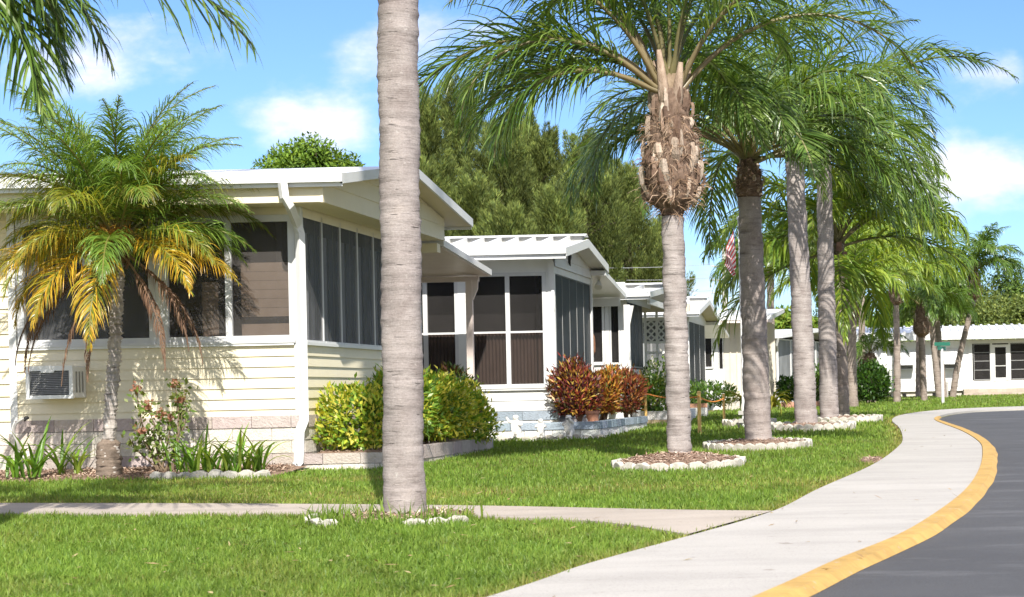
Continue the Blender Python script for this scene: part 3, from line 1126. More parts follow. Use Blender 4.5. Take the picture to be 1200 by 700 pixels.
# lattice screen with porch frame behind home 3
lat = empty('lattice_screen', (xat(770, 38, 420), 38, .36), 'white diagonal lattice screen panel standing over the porch mesh beside the flat roofed home', 'lattice')
x0, x1 = xat(755, 38, 390), xat(793, 38, 390)
z0, z1 = zat(770, 400, 38), zat(770, 376, 38)
mb = MB()
sp, wd = .15, .036
n = int((x1 - x0 + z1 - z0) / sp) + 1
for i in range(-6, n + 6):
    for sgn in (1, -1):
        c = x0 + i * sp
        a0, a1 = (c, z0), (c + (z1 - z0), z1)
        if sgn < 0:
            a0, a1 = (c + (z1 - z0), z0), (c, z1)
        t0, t1 = 0., 1.
        dx = a1[0] - a0[0]
        ta, tb = sorted(((x0 - a0[0]) / dx, (x1 - a0[0]) / dx))
        t0, t1 = max(0, ta), min(1, tb)
        if t1 - t0 < .05: continue
        p, q = (a0[0] + dx * t0, z0 + (z1 - z0) * t0), (a0[0] + dx * t1, z0 + (z1 - z0) * t1)
        yq = 38 - .008 * sgn
        mb.prism([(p[0] - wd / 1.4, yq, p[1]), (p[0] + wd / 1.4, yq, p[1]), (q[0] + wd / 1.4, yq, q[1]), (q[0] - wd / 1.4, yq, q[1])], (0, .01, 0))
mb.build('lattice', M['white'], lat)
mb = MB()
for p in (757, 770.5, 783, 793):
    xx = xat(p, 38, 420)
    mb.box(xx - .025, xx + .025, 37.97, 38.03, .36, 3.0)
mb.box(x0, x1, 37.975, 38.025, z1, z1 + .05)
mb.box(x0, x1, 37.975, 38.025, z0 - .05, z0)
mb.box(x0, x1, 37.98, 38.02, zat(770, 415, 38), zat(770, 412, 38))
mb.box(x0, x1, 37.98, 38.02, .36, .62)
mb.build('frame', M['white'], lat)
mb = MB()
mb.quad((x0, 38.015, .62), (x1, 38.015, .62), (x1, 38.015, z0), (x0, 38.015, z0))
mb.build('screen', M['screen_grey'], lat)
mb = MB()
mb.quad((x0, 38.03, z0), (x1, 38.03, z0), (x1, 38.03, z1), (x0, 38.03, z1))
mb.build('dark_backing', M['screen_black'], lat)  # dark sheet added behind the lattice to darken its gaps
mb = MB()
mb.box(x0 - .1, x1 + .3, 37.9, 38.04, zat(770, 366, 38), zat(770, 357, 38))
mb.build('beam', M['soffit'], lat)
NOGRASS.append([(-11, 34), (-4.9, 34), (-4.9, 38.2), (-11, 38.2)])

# ======== home 4
Y4, X4 = 43.0, -5.42
h4 = empty('mobile_home', (X4 - 3, Y4 + 1.6, .36), 'small white gabled mobile home with a dark porch curtain, behind the shaggy headed palm', 'house', 'mobile homes along the street')
F4, E4 = frameF(Y4), frameE(X4)
YB4 = 46.6
zz4 = lambda py: zat(815, py, Y4)
mb = MB()
panel(mb, F4, -10, X4, .3, 1.15, .006)
panel(mb, F4, -10, X4, 2.75, 3.0, .006)
panel(mb, E4, Y4, YB4, .3, .75, .006)
panel(mb, E4, Y4, YB4, 2.75, 2.95, .006)
mb.quad((-10, YB4, .2), (X4, YB4, .2), (X4, YB4, 2.9), (-10, YB4, 2.9))
mb.fbox(F4, X4 - .1, X4 + .02, -.05, .03, .4, 3.0)
mb.build('wall', M['white'], h4)
window(h4, E4, Y4 + .05, YB4 - .05, .75, 2.75, 3, fw=.02, proud=.006, mull=.02, screen='screen_black', name='porch_screen', blind=[('pleat', Y4 + .1, YB4 - .1, .78, 2.7, 'curtain_dark')])
window(h4, F4, -9.5, X4 - .12, 1.15, 2.75, 5, fw=.04, screen='screen_pale')
gable_roof(h4, -10, -5.08, 42.4, 47.0, 2.96, 2.96, 3.34, .08, ribs=.55, soffit='beige', fascia=.14)
gable_wall(h4, X4 + .02, Y4, 46.8, 2.78, 2.86, 2.86, 44.7, 3.2, 'white')
aw = MB()
aw.prism([(-9, 46.9, 2.85), (-9, 49, 2.55), (-9, 49, 2.47), (-9, 46.9, 2.77)], (9 - 5.0, 0, 0))
aw.build('awning', M['white_metal'], h4)

# ======== home 5: beige ribbed wall
Y5, X5 = 51.0, -4.15
F5, E5 = frameF(Y5), frameE(X5)
xw5 = lambda p: xat(p, Y5, 410)
z5 = lambda py: zat(865, py, Y5)
h5 = empty('mobile_home', (X5 - 3, Y5 + 1.6, .38), 'beige vertically ribbed mobile home behind the drooping flag', 'house', 'mobile homes along the street')
mb = MB()
panel(mb, F5, xw5(848), X5, .36, z5(376), .006, rib=.2, rw=.03, rh=.03)
panel(mb, E5, Y5, Y5 + 4, .36, z5(376), .006, rib=.25, rw=.03, rh=.02)
mb.build('wall', M['beige'], h5)
mb = MB()
panel(mb, F5, -10, xw5(848), .36, z5(432), .006)
panel(mb, F5, -10, xw5(848), z5(388), z5(376), .006)
mb.fbox(F5, xw5(836), xw5(841.5), -.05, .03, .4, z5(376))
mb.build('porch_wall', M['white'], h5)
window(h5, F5, xw5(816), xw5(835.5), z5(431), z5(389), 2, fw=.04, frame='white', screen='screen_dark')
window(h5, F5, xw5(842), xw5(848) - .01, z5(449), z5(389), 1, fw=.02, frame='white', screen='screen_dark', name='screen_door')
mb = MB()
mb.prism([(-10, Y5 - .9, z5(376) - .02), (-10, Y5 + 4.5, z5(376) + .42), (-10, Y5 + 4.5, z5(376) + .54), (-10, Y5 - .9, z5(376) + .12)], (6.0 + .4 - .25, 0, 0))
mb.build('roof', M['white_metal'], h5)
mb = MB()
mb.box(-10, X5 + .3, Y5 - .88, Y5 - .80, z5(376) - .10, z5(376) - .015)
mb.build('eave_beam', M['pink_white'], h5)
mb = MB()
xs_ = xw5(855)
for k in range(3):
    mb.box(xs_, xs_ + 1.0, Y5 - 1.2 + k * .3, Y5 - .01, .36 + k * .14 + .002, .36 + (k + 1) * .14)
mb.build('doorstep', M['concrete_edge'], h5)
NOGRASS.append([(-10, 42.5), (X4 + .1, 42.5), (X4 + .1, Y5 - .2), (X5, Y5 - .2), (X5, 56), (-10, 56)])

# ======== home 6: screened porch, turned with the bend
def rotz(px, Y, a):
    p = at(px, 470, Y)
    return Matrix.Translation((p.x, p.y, 0)) @ Matrix.Rotation(a, 4, 'Z')


T6 = rotz(911.5, 57, R(-14))
h6 = empty('mobile_home', T6 @ Vector((0, 2, .4)), 'white mobile home with pale grey screened porch between the palm trunks', 'house', 'mobile homes along the street')
sc6 = 57 / 2000.
zz6 = lambda py: zat(930, py, 57)
zA, zB = zz6(396), zz6(390)


def local(fr, T):
    return lambda s, d, z: T @ fr(s, d, z)


F6 = local(lambda s, d, z: Vector((s, -d, z)), T6)
E6 = local(lambda s, d, z: Vector((d, s, z)), T6)
mb = MB()
panel(mb, F6, -6, 0, .36, .9, .006)
panel(mb, E6, 0, 7.5, .36, .95, .006)
panel(mb, F6, -6, 0, zA - .12, zA, .006)
mb.fbox(F6, -.11, .02, -.05, .03, .36, zA)
mb.fbox(E6, 7.4, 7.5, -.05, .03, .36, zA)
mb.build('wall', M['white'], h6)
window(h6, F6, -.5, -.11, .9, zA - .12, 1, fw=.03, frame='white', screen='screen_dark')
for i in range(5):
    window(h6, E6, .05 + i * 1.47, .05 + i * 1.47 + 1.45, .95, zA - .02, 1, (1.35,), fw=.03, frame='white', screen='screen_pale', proud=.015, name='porch_screen')
mb = MB(T6)
mb.prism([(-6, -.45, zA - .02), (-6, 3.6, zA + .28), (-6, 7.9, zA - .02), (-6, 7.9, zA + .10), (-6, 3.6, zA + .42), (-6, -.45, zA + .10)], (6.35, 0, 0))
mb.build('roof', M['white_metal'], h6)
mb = MB(T6)
mb.tube([(.2, -.42, zA), (.1, -.3, zA - .25), (.03, -.06, zA - .45), (.03, -.06, .5)], .045, 6)
mb.build('downspout', M['white_metal'], h6)
NOGRASS.append([tuple((T6 @ Vector(p))[:2]) for p in ((-6, -.1, 0), (.1, -.1, 0), (.1, 7.6, 0), (-6, 7.6, 0))])

# ======== home 7: part of a carport behind the palms
T7 = rotz(994, 74, R(-20))
h7 = empty('mobile_home', T7 @ Vector((0, 1, .4)), 'white carport and home end between the tall grey trunks and the small palm', 'house', 'mobile homes along the street')
F7 = local(lambda s, d, z: Vector((s, -d, z)), T7)
zA7 = zat(990, 402, 74)
mb = MB(T7)
mb.prism([(-6, -.6, zA7), (-6, 4, zA7 + .12), (-6, 4, zA7 + .25), (-6, -.6, zA7 + .13)], (6.1, 0, 0))
mb.build('roof', M['white_metal'], h7)
mb = MB(T7)
mb.box(-6, 0, 3, 3.1, .4, zA7)
mb.box(-6, -.1, 2.4, 2.5, .4, 1.2)
mb.build('wall', M['white'], h7)
mb = MB(T7)
for x in (-.12, -1.5, -3):
    mb.box(x - .06, x + .06, -.5, -.38, .4, zA7)
mb.build('carport_post', M['white'], h7)

# ======== long white home across the bend
Y8 = 90.0
F8 = frameF(Y8)
x8 = lambda p: xat(p, Y8, 420)
z8 = lambda py, px=1120: zat(px, py, Y8)
h8 = empty('mobile_home', (4, Y8 + 3, .45), 'long white mobile home across the bend with window awnings and a dark screened porch', 'house', 'mobile homes along the street')
mb = MB()
zb8, zt8 = z8(458), z8(399)
siding(mb, F8, x8(1003), x8(1138), zb8, zt8, .2, .02)
panel(mb, F8, x8(1138), 16, zb8 - .1, z8(446.5), .006)
panel(mb, F8, x8(1138), 16, z8(403.5), zt8, .006)
mb.fbox(F8, x8(1135), x8(1139.5), -.05, .06, zb8, zt8)
mb.fbox(F8, x8(1160.5), x8(1163), -.05, .03, zb8, zt8)
mb.fbox(F8, x8(1182), x8(1184), -.05, .03, zb8, zt8)
mb.box(x8(1003), x8(1003) + .1, Y8, Y8 + 5, zb8, zt8)
mb.build('wall', M['white'], h8)
mb = MB()
mb.prism([(x8(1000), Y8 - .8, zt8 + .02), (x8(1000), Y8 + 3.5, z8(384)), (x8(1000), Y8 + 3.5, z8(384) + .2), (x8(1000), Y8 - .8, zt8 + .42)], (20, 0, 0))
x = x8(1003)
while x < 16:
    mb.prism([(x, Y8 - .78, zt8 + .425), (x, Y8 + 3.5, z8(384) + .205), (x, Y8 + 3.5, z8(384) + .27), (x, Y8 - .78, zt8 + .49)], (.12, 0, 0))
    x += .42
mb.build('roof', M['white_metal'], h8)
for a, b in ((1054, 1070), (1104, 1121), (1012, 1036)):
    wo = window(h8, frameF(Y8 - .035), x8(a), x8(b), z8(432.5), z8(412), 1, fw=.06, frame='white', screen='screen_dark')
    mb = MB()
    mb.prism([F8(x8(a) - .1, .03, z8(409)), F8(x8(a) - .1, .75, z8(425.5)), F8(x8(a) - .1, .75, z8(427)), F8(x8(a) - .1, .03, z8(411))], (x8(b) - x8(a) + .25, 0, 0))
    mb.build('window_awning', M['white_metal'], wo)
for a, b in ((1141, 1160.5), (1184, 1203), (1205, 1224)):
    window(h8, F8, x8(a), x8(b), z8(446), z8(404), 1, (z8(414), z8(424), z8(434.5)), fw=.03, frame='louvre', screen='screen_dark', name='porch_screen', depth=1.0)
do = window(h8, F8, x8(1163), x8(1182), z8(447), z8(405), 1, (z8(430),), fw=.14, frame='white', screen='screen_dark', name='screen_door', depth=1.0)
mb = MB()
BR = (.50, .42, .34)
blocks(mb, frameF(Y8 + .12), x8(1003), x8(1140), .38, [(.19, (.62, .58, .5)), (z8(458) - .57, (.70, .66, .58))], .8, .1)
blocks(mb, frameF(Y8 - .9), x8(1128), 16, .35, [(.22, BR), (.22, BR)], .5, .9)
mb.build('skirting', M['brick'], h8)
mb = MB()
x = x8(1003)
while x < x8(1138):
    mb.fbox(frameF(Y8 + .12), x, x + .22, .002, .012, .45, .62)
    x += .8
mb.build('skirting_vent', M['dark'], h8)
mb = MB()
mb.box(x8(1000), 16, Y8 + .9, Y8 + 1.0, .4, zt8)
mb.build('inner_wall', M['interior'], h8)
NOGRASS.append([(x8(1003), Y8 - .9), (16, Y8 - .9), (16, 96), (x8(1003), 96)])
# ------------------------------------------------------------------ vegetation builders (numpy)
def unit(a):
    return a / np.maximum(np.linalg.norm(a, axis=-1, keepdims=True), 1e-9)


def leaf_quads(P, D, N, L, W, col, curl=0.0):
    """one folded diamond leaf per point: P base, D direction, N face normal."""
    D = unit(D)
    Sd = unit(np.cross(D, N))
    N2 = np.cross(Sd, D)
    L = np.asarray(L).reshape(-1, 1) * np.ones((len(P), 1))
    W = np.asarray(W).reshape(-1, 1) * np.ones((len(P), 1))
    a = P
    b = P + D * L * .45 + Sd * W * .5 + N2 * W * .12
    c = P + D * L - N2 * L * curl
    d = P + D * L * .45 - Sd * W * .5 + N2 * W * .12
    V = np.stack([a, b, c, d], 1).reshape(-1, 3)
    q = np.arange(len(P) * 4).reshape(-1, 4)
    C = np.repeat(col, 4, 0)
    return V, q, C


def rand_dirs(n, r):
    v = r.normal(size=(n, 3))
    return unit(v)


def cat(parts):
    V, Q, C, n = [], [], [], 0
    for v, q, c in parts:
        V.append(v)
        Q.append(q + n)
        C.append(c)
        n += len(v)
    return np.concatenate(V), np.concatenate(Q), np.concatenate(C)


def palette(n, cols, r, jit=.15):
    c = np.array(cols)[r.integers(0, len(cols), n)]
    return c * (1 + r.uniform(-jit, jit, (n, 1)))


# ---- palm fronds
def frond(r, L=3.0, elev=55, droop=110, pairs=62, leaf=.62, lw=.026, petiole=.16, plume=.9, sag=1.0, cols=((.055, .125, .02), (.075, .16, .028), (.045, .10, .02)), rach=(.16, .19, .06), tipcol=None, rr=.022, stiff=.5, twist=0.0, bend=1.35):
    ns = 26
    t = np.linspace(0, 1, ns)
    ang = np.radians(elev - droop * t ** bend)
    ds = L / (ns - 1)
    x = np.concatenate([[0], np.cumsum(np.cos(ang[:-1]) * ds)])
    z = np.concatenate([[0], np.cumsum(np.sin(ang[:-1]) * ds)])
    y = np.cumsum(np.sin(t * 2.0 + r.uniform(0, 6)) * .01 * L) * .25
    y -= y[0]
    path = np.stack([x, y, z], 1)
    T = unit(np.gradient(path, axis=0))
    side = unit(np.cross(T, np.array([0, 0, 1.0]) + T * 1e-3))
    up = np.cross(side, T)
    parts = []
    # rachis (triangular tube)
    V, Q = [], []
    for i in range(ns):
        rad = rr * (1 - .8 * t[i]) + .003
        wide = 1 + 2.2 * max(0, 1 - t[i] / .08)
        for k in range(5):
            a = 2 * PI * k / 5 + .3
            V.append(path[i] + side[i] * math.cos(a) * rad * wide + up[i] * math.sin(a) * rad)
    for i in range(ns - 1):
        for k in range(5):
            Q.append((i * 5 + k, i * 5 + (k + 1) % 5, (i + 1) * 5 + (k + 1) % 5, (i + 1) * 5 + k))
    V = np.array(V)
    C = np.ones((len(V), 3)) * np.array(rach)
    pet = np.repeat(t < petiole * 1.2, 5)
    C[pet] = np.array(rach) * .5 + np.array((.30, .22, .13)) * .5
    parts.append((V, np.array(Q), C))
    # leaflets
    tt = np.repeat(np.linspace(petiole, .995, pairs), 2) + r.uniform(-.4, .4, pairs * 2) / pairs
    tt = np.clip(tt, petiole, .998)
    n = len(tt)
    sgn = np.tile([1, -1], pairs)
    fi = tt * (ns - 1)
    i0 = np.clip(fi.astype(int), 0, ns - 2)
    w_ = (fi - i0)[:, None]
    lerp = lambda A: A[i0] * (1 - w_) + A[i0 + 1] * w_
    B, Tt, Sd, Up = lerp(path), unit(lerp(T)), unit(lerp(side)), unit(lerp(up))
    env = np.clip(np.sin(np.clip((tt - petiole) / (1 - petiole), 0, 1) ** .7 * PI * .93 + .18), .18, 1)
    ll = leaf * env * r.uniform(.8, 1.12, n)
    fw = np.radians(58 - 30 * tt + r.uniform(-9, 9, n))       # angle away from the rachis
    lift = r.choice([-1, 0, 1], n) * plume * r.uniform(.4, 1, n) * .8 + r.normal(0, .12, n) + .18
    lat = Sd * (sgn * np.cos(lift))[:, None] + Up * np.sin(lift)[:, None]
    D = unit(Tt * np.cos(fw)[:, None] + lat * np.sin(fw)[:, None])
    seg = 4
    P = [B]
    d = D.copy()
    cur = B.copy()
    dirs = [D]
    for k in range(seg):
        cur = cur + d * (ll / seg)[:, None]
        P.append(cur)
        g = (sag * (1 - stiff) * (.35 + .45 * k) * r.uniform(.7, 1.3, n))[:, None]
        d = unit(d + np.array([0, 0, -1.0]) * g)
        dirs.append(d)
    P = np.stack(P, 1)
    Dn = np.stack(dirs, 1)
    wid = lw * np.array([.55, 1.0, .95, .66, .06])
    wv = unit(np.cross(Dn, Tt[:, None, :] * .25 + Up[:, None, :] + r.normal(0, .35, (n, 1, 3))))
    hw = (wid[None, :] * (.6 + .4 * env)[:, None] * r.uniform(.85, 1.15, (n, 1)))[:, :, None] * .5
    A_, B_ = P + wv * hw, P - wv * hw
    VV = np.stack([A_, B_], 2).reshape(-1, 3)
    m = (seg + 1) * 2
    base = (np.arange(n) * m)[:, None, None]
    qs = np.array([[k * 2, k * 2 + 1, k * 2 + 3, k * 2 + 2] for k in range(seg)])[None]
    Q = (base + qs).reshape(-1, 4)
    c = palette(n, cols, r, .22)
    C = np.repeat(c[:, None, :], m, 1)
    if tipcol is not None:
        k = np.repeat(np.linspace(0, 1, seg + 1), 2)[None, :, None]
        amt = np.clip(r.uniform(-.2, 1.0, (n, 1, 1)) * k * 1.4, 0, 1)
        C = C * (1 - amt) + np.array(tipcol) * amt
    parts.append((VV, Q, C.reshape(-1, 3)))
    return cat(parts)


def frond_mesh(mat='palm_leaf', **kw):
    r = np.random.default_rng(rng.integers(1 << 30))
    V, Q, C = frond(r, **kw)
    return npmesh('frond', V, Q, col=C, mat=M[mat])


LUSH = dict(cols=((.10, .18, .034), (.135, .22, .042), (.072, .135, .026), (.19, .27, .065)), leaf=.84, lw=.025, pairs=84, sag=.85, stiff=.42, plume=1.15)
LIB = {}
for cls, (e, d) in {'up': (82, 85), 'high': (66, 130), 'mid': (46, 132), 'low': (20, 108), 'hang': (-12, 74)}.items():
    LIB[cls] = [frond_mesh(L=3.1, elev=e + de, droop=d + dd, petiole=.17, **LUSH) for de, dd in ((0, 0), (6, 14), (-7, 10))]
YEL = dict(cols=((.20, .29, .035), (.27, .34, .045), (.13, .22, .03)), leaf=.85, lw=.045, pairs=66, sag=1.2, stiff=.35)
LIBY = {cls: [frond_mesh('palm_leaf', L=3.0, elev=e, droop=d, petiole=.15, **YEL) for _ in range(2)] for cls, (e, d) in {'up': (80, 70), 'high': (62, 105), 'mid': (42, 118), 'low': (18, 100), 'hang': (-12, 68)}.items()}
FARP = dict(cols=((.11, .19, .03), (.14, .225, .04), (.08, .15, .026)), leaf=.85, lw=.055, pairs=54, sag=1.2, stiff=.35)
LIBF = {cls: [frond_mesh('palm_leaf', L=2.9, elev=e, droop=d, petiole=.15, **FARP) for _ in range(2)] for cls, (e, d) in {'up': (80, 75), 'high': (60, 115), 'mid': (40, 125), 'low': (14, 100), 'hang': (-14, 66)}.items()}


def trunk_verts(path, radf, step=.035, n=22, r=None, amp=.006, ring=.055):
    """palm stem with leaf-scar rings; path: list of (x,y,z) local points."""
    P = catmull(path, 10)
    ln = [0]
    for a, b in zip(P[:-1], P[1:]):
        ln.append(ln[-1] + (b - a).length)
    tot = ln[-1]
    m = int(tot / step) + 2
    s = np.linspace(0, tot, m)
    px = np.array([[p.x, p.y, p.z] for p in P])
    C = np.stack([np.interp(s, ln, px[:, k]) for k in range(3)], 1)
    rings = np.cumsum(r.uniform(.7, 1.3, 400) * ring)
    ph = np.interp(s, rings, np.arange(400))
    saw = (ph % 1.0)
    a = np.linspace(0, 2 * PI, n, endpoint=False)
    rad = np.array([radf(v / tot) for v in s])[:, None] + amp * (1 - 2 * saw[:, None]) + r.normal(0, amp * .35, (m, n)) + amp * np.sin(a * 3 + ph[:, None] * .7)
    V = C[:, None, :] + np.stack([np.cos(a)[None] * rad, np.sin(a)[None] * rad, np.zeros((m, n))], -1)
    i, k = np.meshgrid(np.arange(m - 1), np.arange(n), indexing='ij')
    Q = np.stack([i * n + k, i * n + (k + 1) % n, (i + 1) * n + (k + 1) % n, (i + 1) * n + k], -1).reshape(-1, 4)
    return V.reshape(-1, 3), Q


def palm(base, top, radf, label, group, crown, lib=LIB, mat='trunk', scale=1.0, boots=None, mid=None, ring=.055, n=22, name='palm_tree', extra=None, amp=.006):
    """base, top: world points; crown: list of (azimuth deg, class, [scale]); boots: (length, max radius)"""
    base, top = Vector(base), Vector(top)
    root = empty(name, base, label, 'palm tree', group)
    r = np.random.default_rng(rng.integers(1 << 30))
    loc = top - base
    path = [Vector((0, 0, -.05))] + ([Vector(mid) - base] if mid is not None else [loc * .5 + Vector((r.normal(0, .015), 0, 0))]) + [loc]
    V, Q = trunk_verts(path, radf, r=r, ring=ring, n=n, amp=amp)
    link('trunk', npmesh('trunk', V, Q, mat=M[mat], smooth=True), root)
    bl = 0
    if boots:
        bl, br = boots[0], boots[1]
        leaf_bases(root, loc, bl, br, radf(1.0), r, boots[2] if len(boots) > 2 else 1.0)
    cr = loc + Vector((0, 0, bl))
    cnt = {}
    for c in crown:
        az, cls = c[0], c[1]
        sc = (c[2] if len(c) > 2 else 1.0) * scale
        k = cnt.get(cls, 0)
        cnt[cls] = k + 1
        o = link('frond', lib[cls][(k + int(az)) % len(lib[cls])], root)
        hz = {'up': .12, 'high': .06, 'mid': 0, 'low': -.07, 'hang': -.16}.get(cls, 0)
        o.location = cr + Vector((math.cos(R(az)) * .05, math.sin(R(az)) * .05, hz))
        o.rotation_euler = (r.normal(0, .10), 0, R(az))
        o.scale = (sc, sc, sc)
    if extra: extra(root, cr, r)
    return root


def leaf_bases(root, loc, bl, br, r0, r, detail=1.0):
    """swollen head of old leaf stubs and fibre below the crown."""
    prof = lambda t: np.interp(t, [0, .05, .13, .28, .48, .68, .85, 1.0], [r0 * .9, r0 * 1.2, br * .92, br, br * .95, br * .80, br * .66, br * .55])
    m, n = 40, 28
    t = np.linspace(0, 1, m)
    a = np.linspace(0, 2 * PI, n, endpoint=False)
    rad = np.array([prof(v) for v in t])[:, None] * .93 + r.normal(0, br * .02, (m, n)) + br * .05 * np.sin(a * 5 + t[:, None] * 22)
    V = np.stack([np.cos(a)[None] * rad, np.sin(a)[None] * rad, np.repeat(t[:, None] * bl, n, 1)], -1).reshape(-1, 3) + np.array(loc)
    i, k = np.meshgrid(np.arange(m - 1), np.arange(n), indexing='ij')
    Q = np.stack([i * n + k, i * n + (k + 1) % n, (i + 1) * n + (k + 1) % n, (i + 1) * n + k], -1).reshape(-1, 4)
    C = np.ones((len(V), 3)) * np.array((.22, .155, .115)) * r.uniform(.6, 1.3, (len(V), 1))
    core = link('leaf_base_core', npmesh('leaf_base_core', V, Q, col=C, mat=M['boots'], smooth=True), root)
    # overlapping stubs
    mb = MB()
    N = int(70 * detail)
    L0 = np.array(loc)
    wr = wloc(root)
    for j in range(N):
        tt = .04 + .86 * (j / N)
        az = j * 2.39996 + r.normal(0, .35)
        rd = prof(tt)
        er = Vector((math.cos(az), math.sin(az), 0))
        et = Vector((-math.sin(az), math.cos(az), 0))
        w = br * r.uniform(.14, .40) * (1.0 if tt < .6 else .7)
        h = bl * r.uniform(.07, .25)
        k = r.uniform(.7, 1.15)
        mb.col = tuple(k * np.array([(.52, .42, .33), (.32, .23, .17), (.64, .54, .44), (.20, .135, .10), (.40, .29, .21)][:4][r.integers(0, 4)]))
        lean = r.uniform(-.03, .035) * br / .35
        rows = []
        for q, (hh, ww, oo) in enumerate(((0, 1.0, -.03), (.4, .92, .02), (.8, .74, .028), (1.0, .5, .015))):
            rr_ = float(prof(min(1, tt + hh * h / bl))) * .96 + (oo * br / .35) + lean * hh
            c = er * rr_ + Vector((0, 0, tt * bl + hh * h)) + Vector(L0) + wr
            rows.append([c - et * w * ww * .5 - er * .015, c + er * .02 * br / .35, c + et * w * ww * .5 - er * .015])
        vs = [p for row in rows for p in row]
        fs = []
        for q in range(3):
            for s in range(2):
                fs.append((q * 3 + s, q * 3 + s + 1, (q + 1) * 3 + s + 1, (q + 1) * 3 + s))
        mb.add(vs, fs)
        if detail >= 1:
            mb.build('leaf_base', M['boots'], core)
            mb = MB()
    if detail < 1:
        mb.build('leaf_base', M['boots'], core)
    # loose fibre
    F = int(900 * detail)
    az = r.uniform(0, 2 * PI, F)
    tt = r.uniform(.0, .8, F)
    rd = np.array([prof(v) for v in tt])
    er = np.stack([np.cos(az), np.sin(az), np.zeros(F)], 1)
    et = np.stack([-np.sin(az), np.cos(az), np.zeros(F)], 1)
    P0 = er * rd[:, None] + np.stack([np.zeros(F), np.zeros(F), tt * bl], 1) + L0
    d = unit(er * r.uniform(.2, 1, (F, 1)) + et * r.normal(0, .9, (F, 1)) + np.array([0, 0, 1]) * r.normal(-.1, .7, (F, 1)))
    ln = r.uniform(.05, .22, F)[:, None] * br / .35
    P1 = P0 + d * ln * .5
    P2 = P1 + unit(d + np.array([0, 0, -.8]) + et * r.normal(0, .5, (F, 1))) * ln * .5
    wv = unit(np.cross(d, er)) * r.uniform(.002, .005, (F, 1))
    VV = np.stack([P0 - wv, P0 + wv, P1 - wv, P1 + wv, P2 - wv * .4, P2 + wv * .4], 1).reshape(-1, 3)
    b = (np.arange(F) * 6)[:, None, None]
    Q = (b + np.array([[0, 1, 3, 2], [2, 3, 5, 4]])[None]).reshape(-1, 4)
    C = np.repeat(palette(F, [(.38, .26, .17), (.24, .15, .10), (.48, .36, .26)], r), 6, 0)
    link('fibre', npmesh('fibre', VV, Q, col=C, mat=M['boots']), core)


def tapered(a, b, flare=.12, fl=.06):
    """radius profile: a at the base, b at the top, with a flared foot."""
    return lambda t: b + (a - b) * (1 - t) + flare * a * max(0, 1 - t / fl) ** 2


def full_crown(seed, n=18, sc=1.0, kinds=('up', 'high', 'high', 'mid', 'mid', 'low', 'hang')):
    r = np.random.default_rng(seed)
    o = []
    for i in range(n):
        o.append(((i * 137.5 + r.uniform(-14, 14)) % 360, kinds[int(i * len(kinds) / n)], sc * r.uniform(.88, 1.1)))
    return o


def ground(x, y):
    return Vector((x, y, float(gz(y))))


# ------------------------------------------------------------------ the row of queen palms
GP = 'tall palms lining the pavement'
# P1: grey trunk that crosses the picture
Yp = 12.4
b = at(474, 606, Yp); b.z = float(gz(Yp)) - .01
t = at(448, -1520, Yp)


def p1_fronds(root, cr, r):
    for az, e, d, L in ((226, 20, 90, 2.5),):
        o = link('frond', frond_mesh(L=L, elev=e, droop=d, petiole=.2, rr=.022, **LUSH), root)
        o.location = cr
        o.rotation_euler = (0, 0, R(az))


p1 = palm(b, (t.x, Yp, t.z), tapered(.140, .147, .16, .06), 'nearest palm, a thick smooth grey trunk rising out of the picture from a grassy ring', GP,
          [(215, 'high'), (172, 'mid'), (140, 'high'), (100, 'mid', .9), (60, 'high', .9), (20, 'up', .9), (330, 'high', .8), (300, 'up', .8), (260, 'up', .8), (240, 'high', .7), (80, 'up')], ring=.10, amp=.005, extra=p1_fronds, mat='trunk_smooth')
RINGS.append((b.x, b.y, .66, .62))
P1B = b.copy()
# P2: palm with the swollen head
Yp = 18.4
b = at(797, 546, Yp); b.z = float(gz(Yp)) - .01
t = at(788, 254, Yp)
p2t = Vector((t.x, Yp, t.z))


def p2_fronds(root, cr, r):
    big = dict(LUSH, pairs=104, leaf=.92, lw=.024)
    for az, e, d, L, pet in ((186, 56, 116, 3.45, .26), (208, 24, 116, 2.4, .22), (174, 72, 112, 3.9, .20), (222, 62, 115, 3.0, .22), (198, 70, 122, 3.5, .18), (164, 44, 118, 3.0, .2), (212, 40, 122, 2.7, .2), (180, 30, 108, 2.5, .2), (8, 52, 118, 3.2, .22), (335, 62, 112, 2.9, .2), (30, 68, 112, 3.4, .2)):
        o = link('frond', frond_mesh(L=L, elev=e, droop=d, petiole=pet, rr=.030, rach=(.30, .26, .13), bend=.8 if az == 186 else 1.35, **big), root)
        o.location = cr + Vector((math.cos(R(az)) * .09, math.sin(R(az)) * .09, -.05))
        o.rotation_euler = (r.normal(0, .06), 0, R(az))
    mb = MB()
    mb.col = (.30, .23, .16)
    c = wloc(root) + cr
    mb.tube([c + Vector((0, 0, -.5)), c + Vector((0, 0, -.1)), c + Vector((0, 0, .3))], [.16, .13, .07], 12)
    mb.build('crown_shaft', M['boots'], root, smooth=True)
    # sheathing petiole stubs at the top of the head
    for az, h in ((250, .75), (310, .62), (200, .6), (140, .7), (20, .7), (80, .6)):
        mb = MB()
        e = Vector((math.cos(R(az)), math.sin(R(az)), 0))
        c = wloc(root) + cr + e * .10 + Vector((0, 0, -.35))
        k = random.uniform(.85, 1.1)
        mb.col = (.44 * k, .34 * k, .26 * k)
        mb.tube([c, c + e * .05 + Vector((0, 0, h * .5)), c + e * .13 + Vector((0, 0, h))], [.085, .06, .025], 8)
        mb.build('petiole_stub', M['boots'], root, smooth=True)


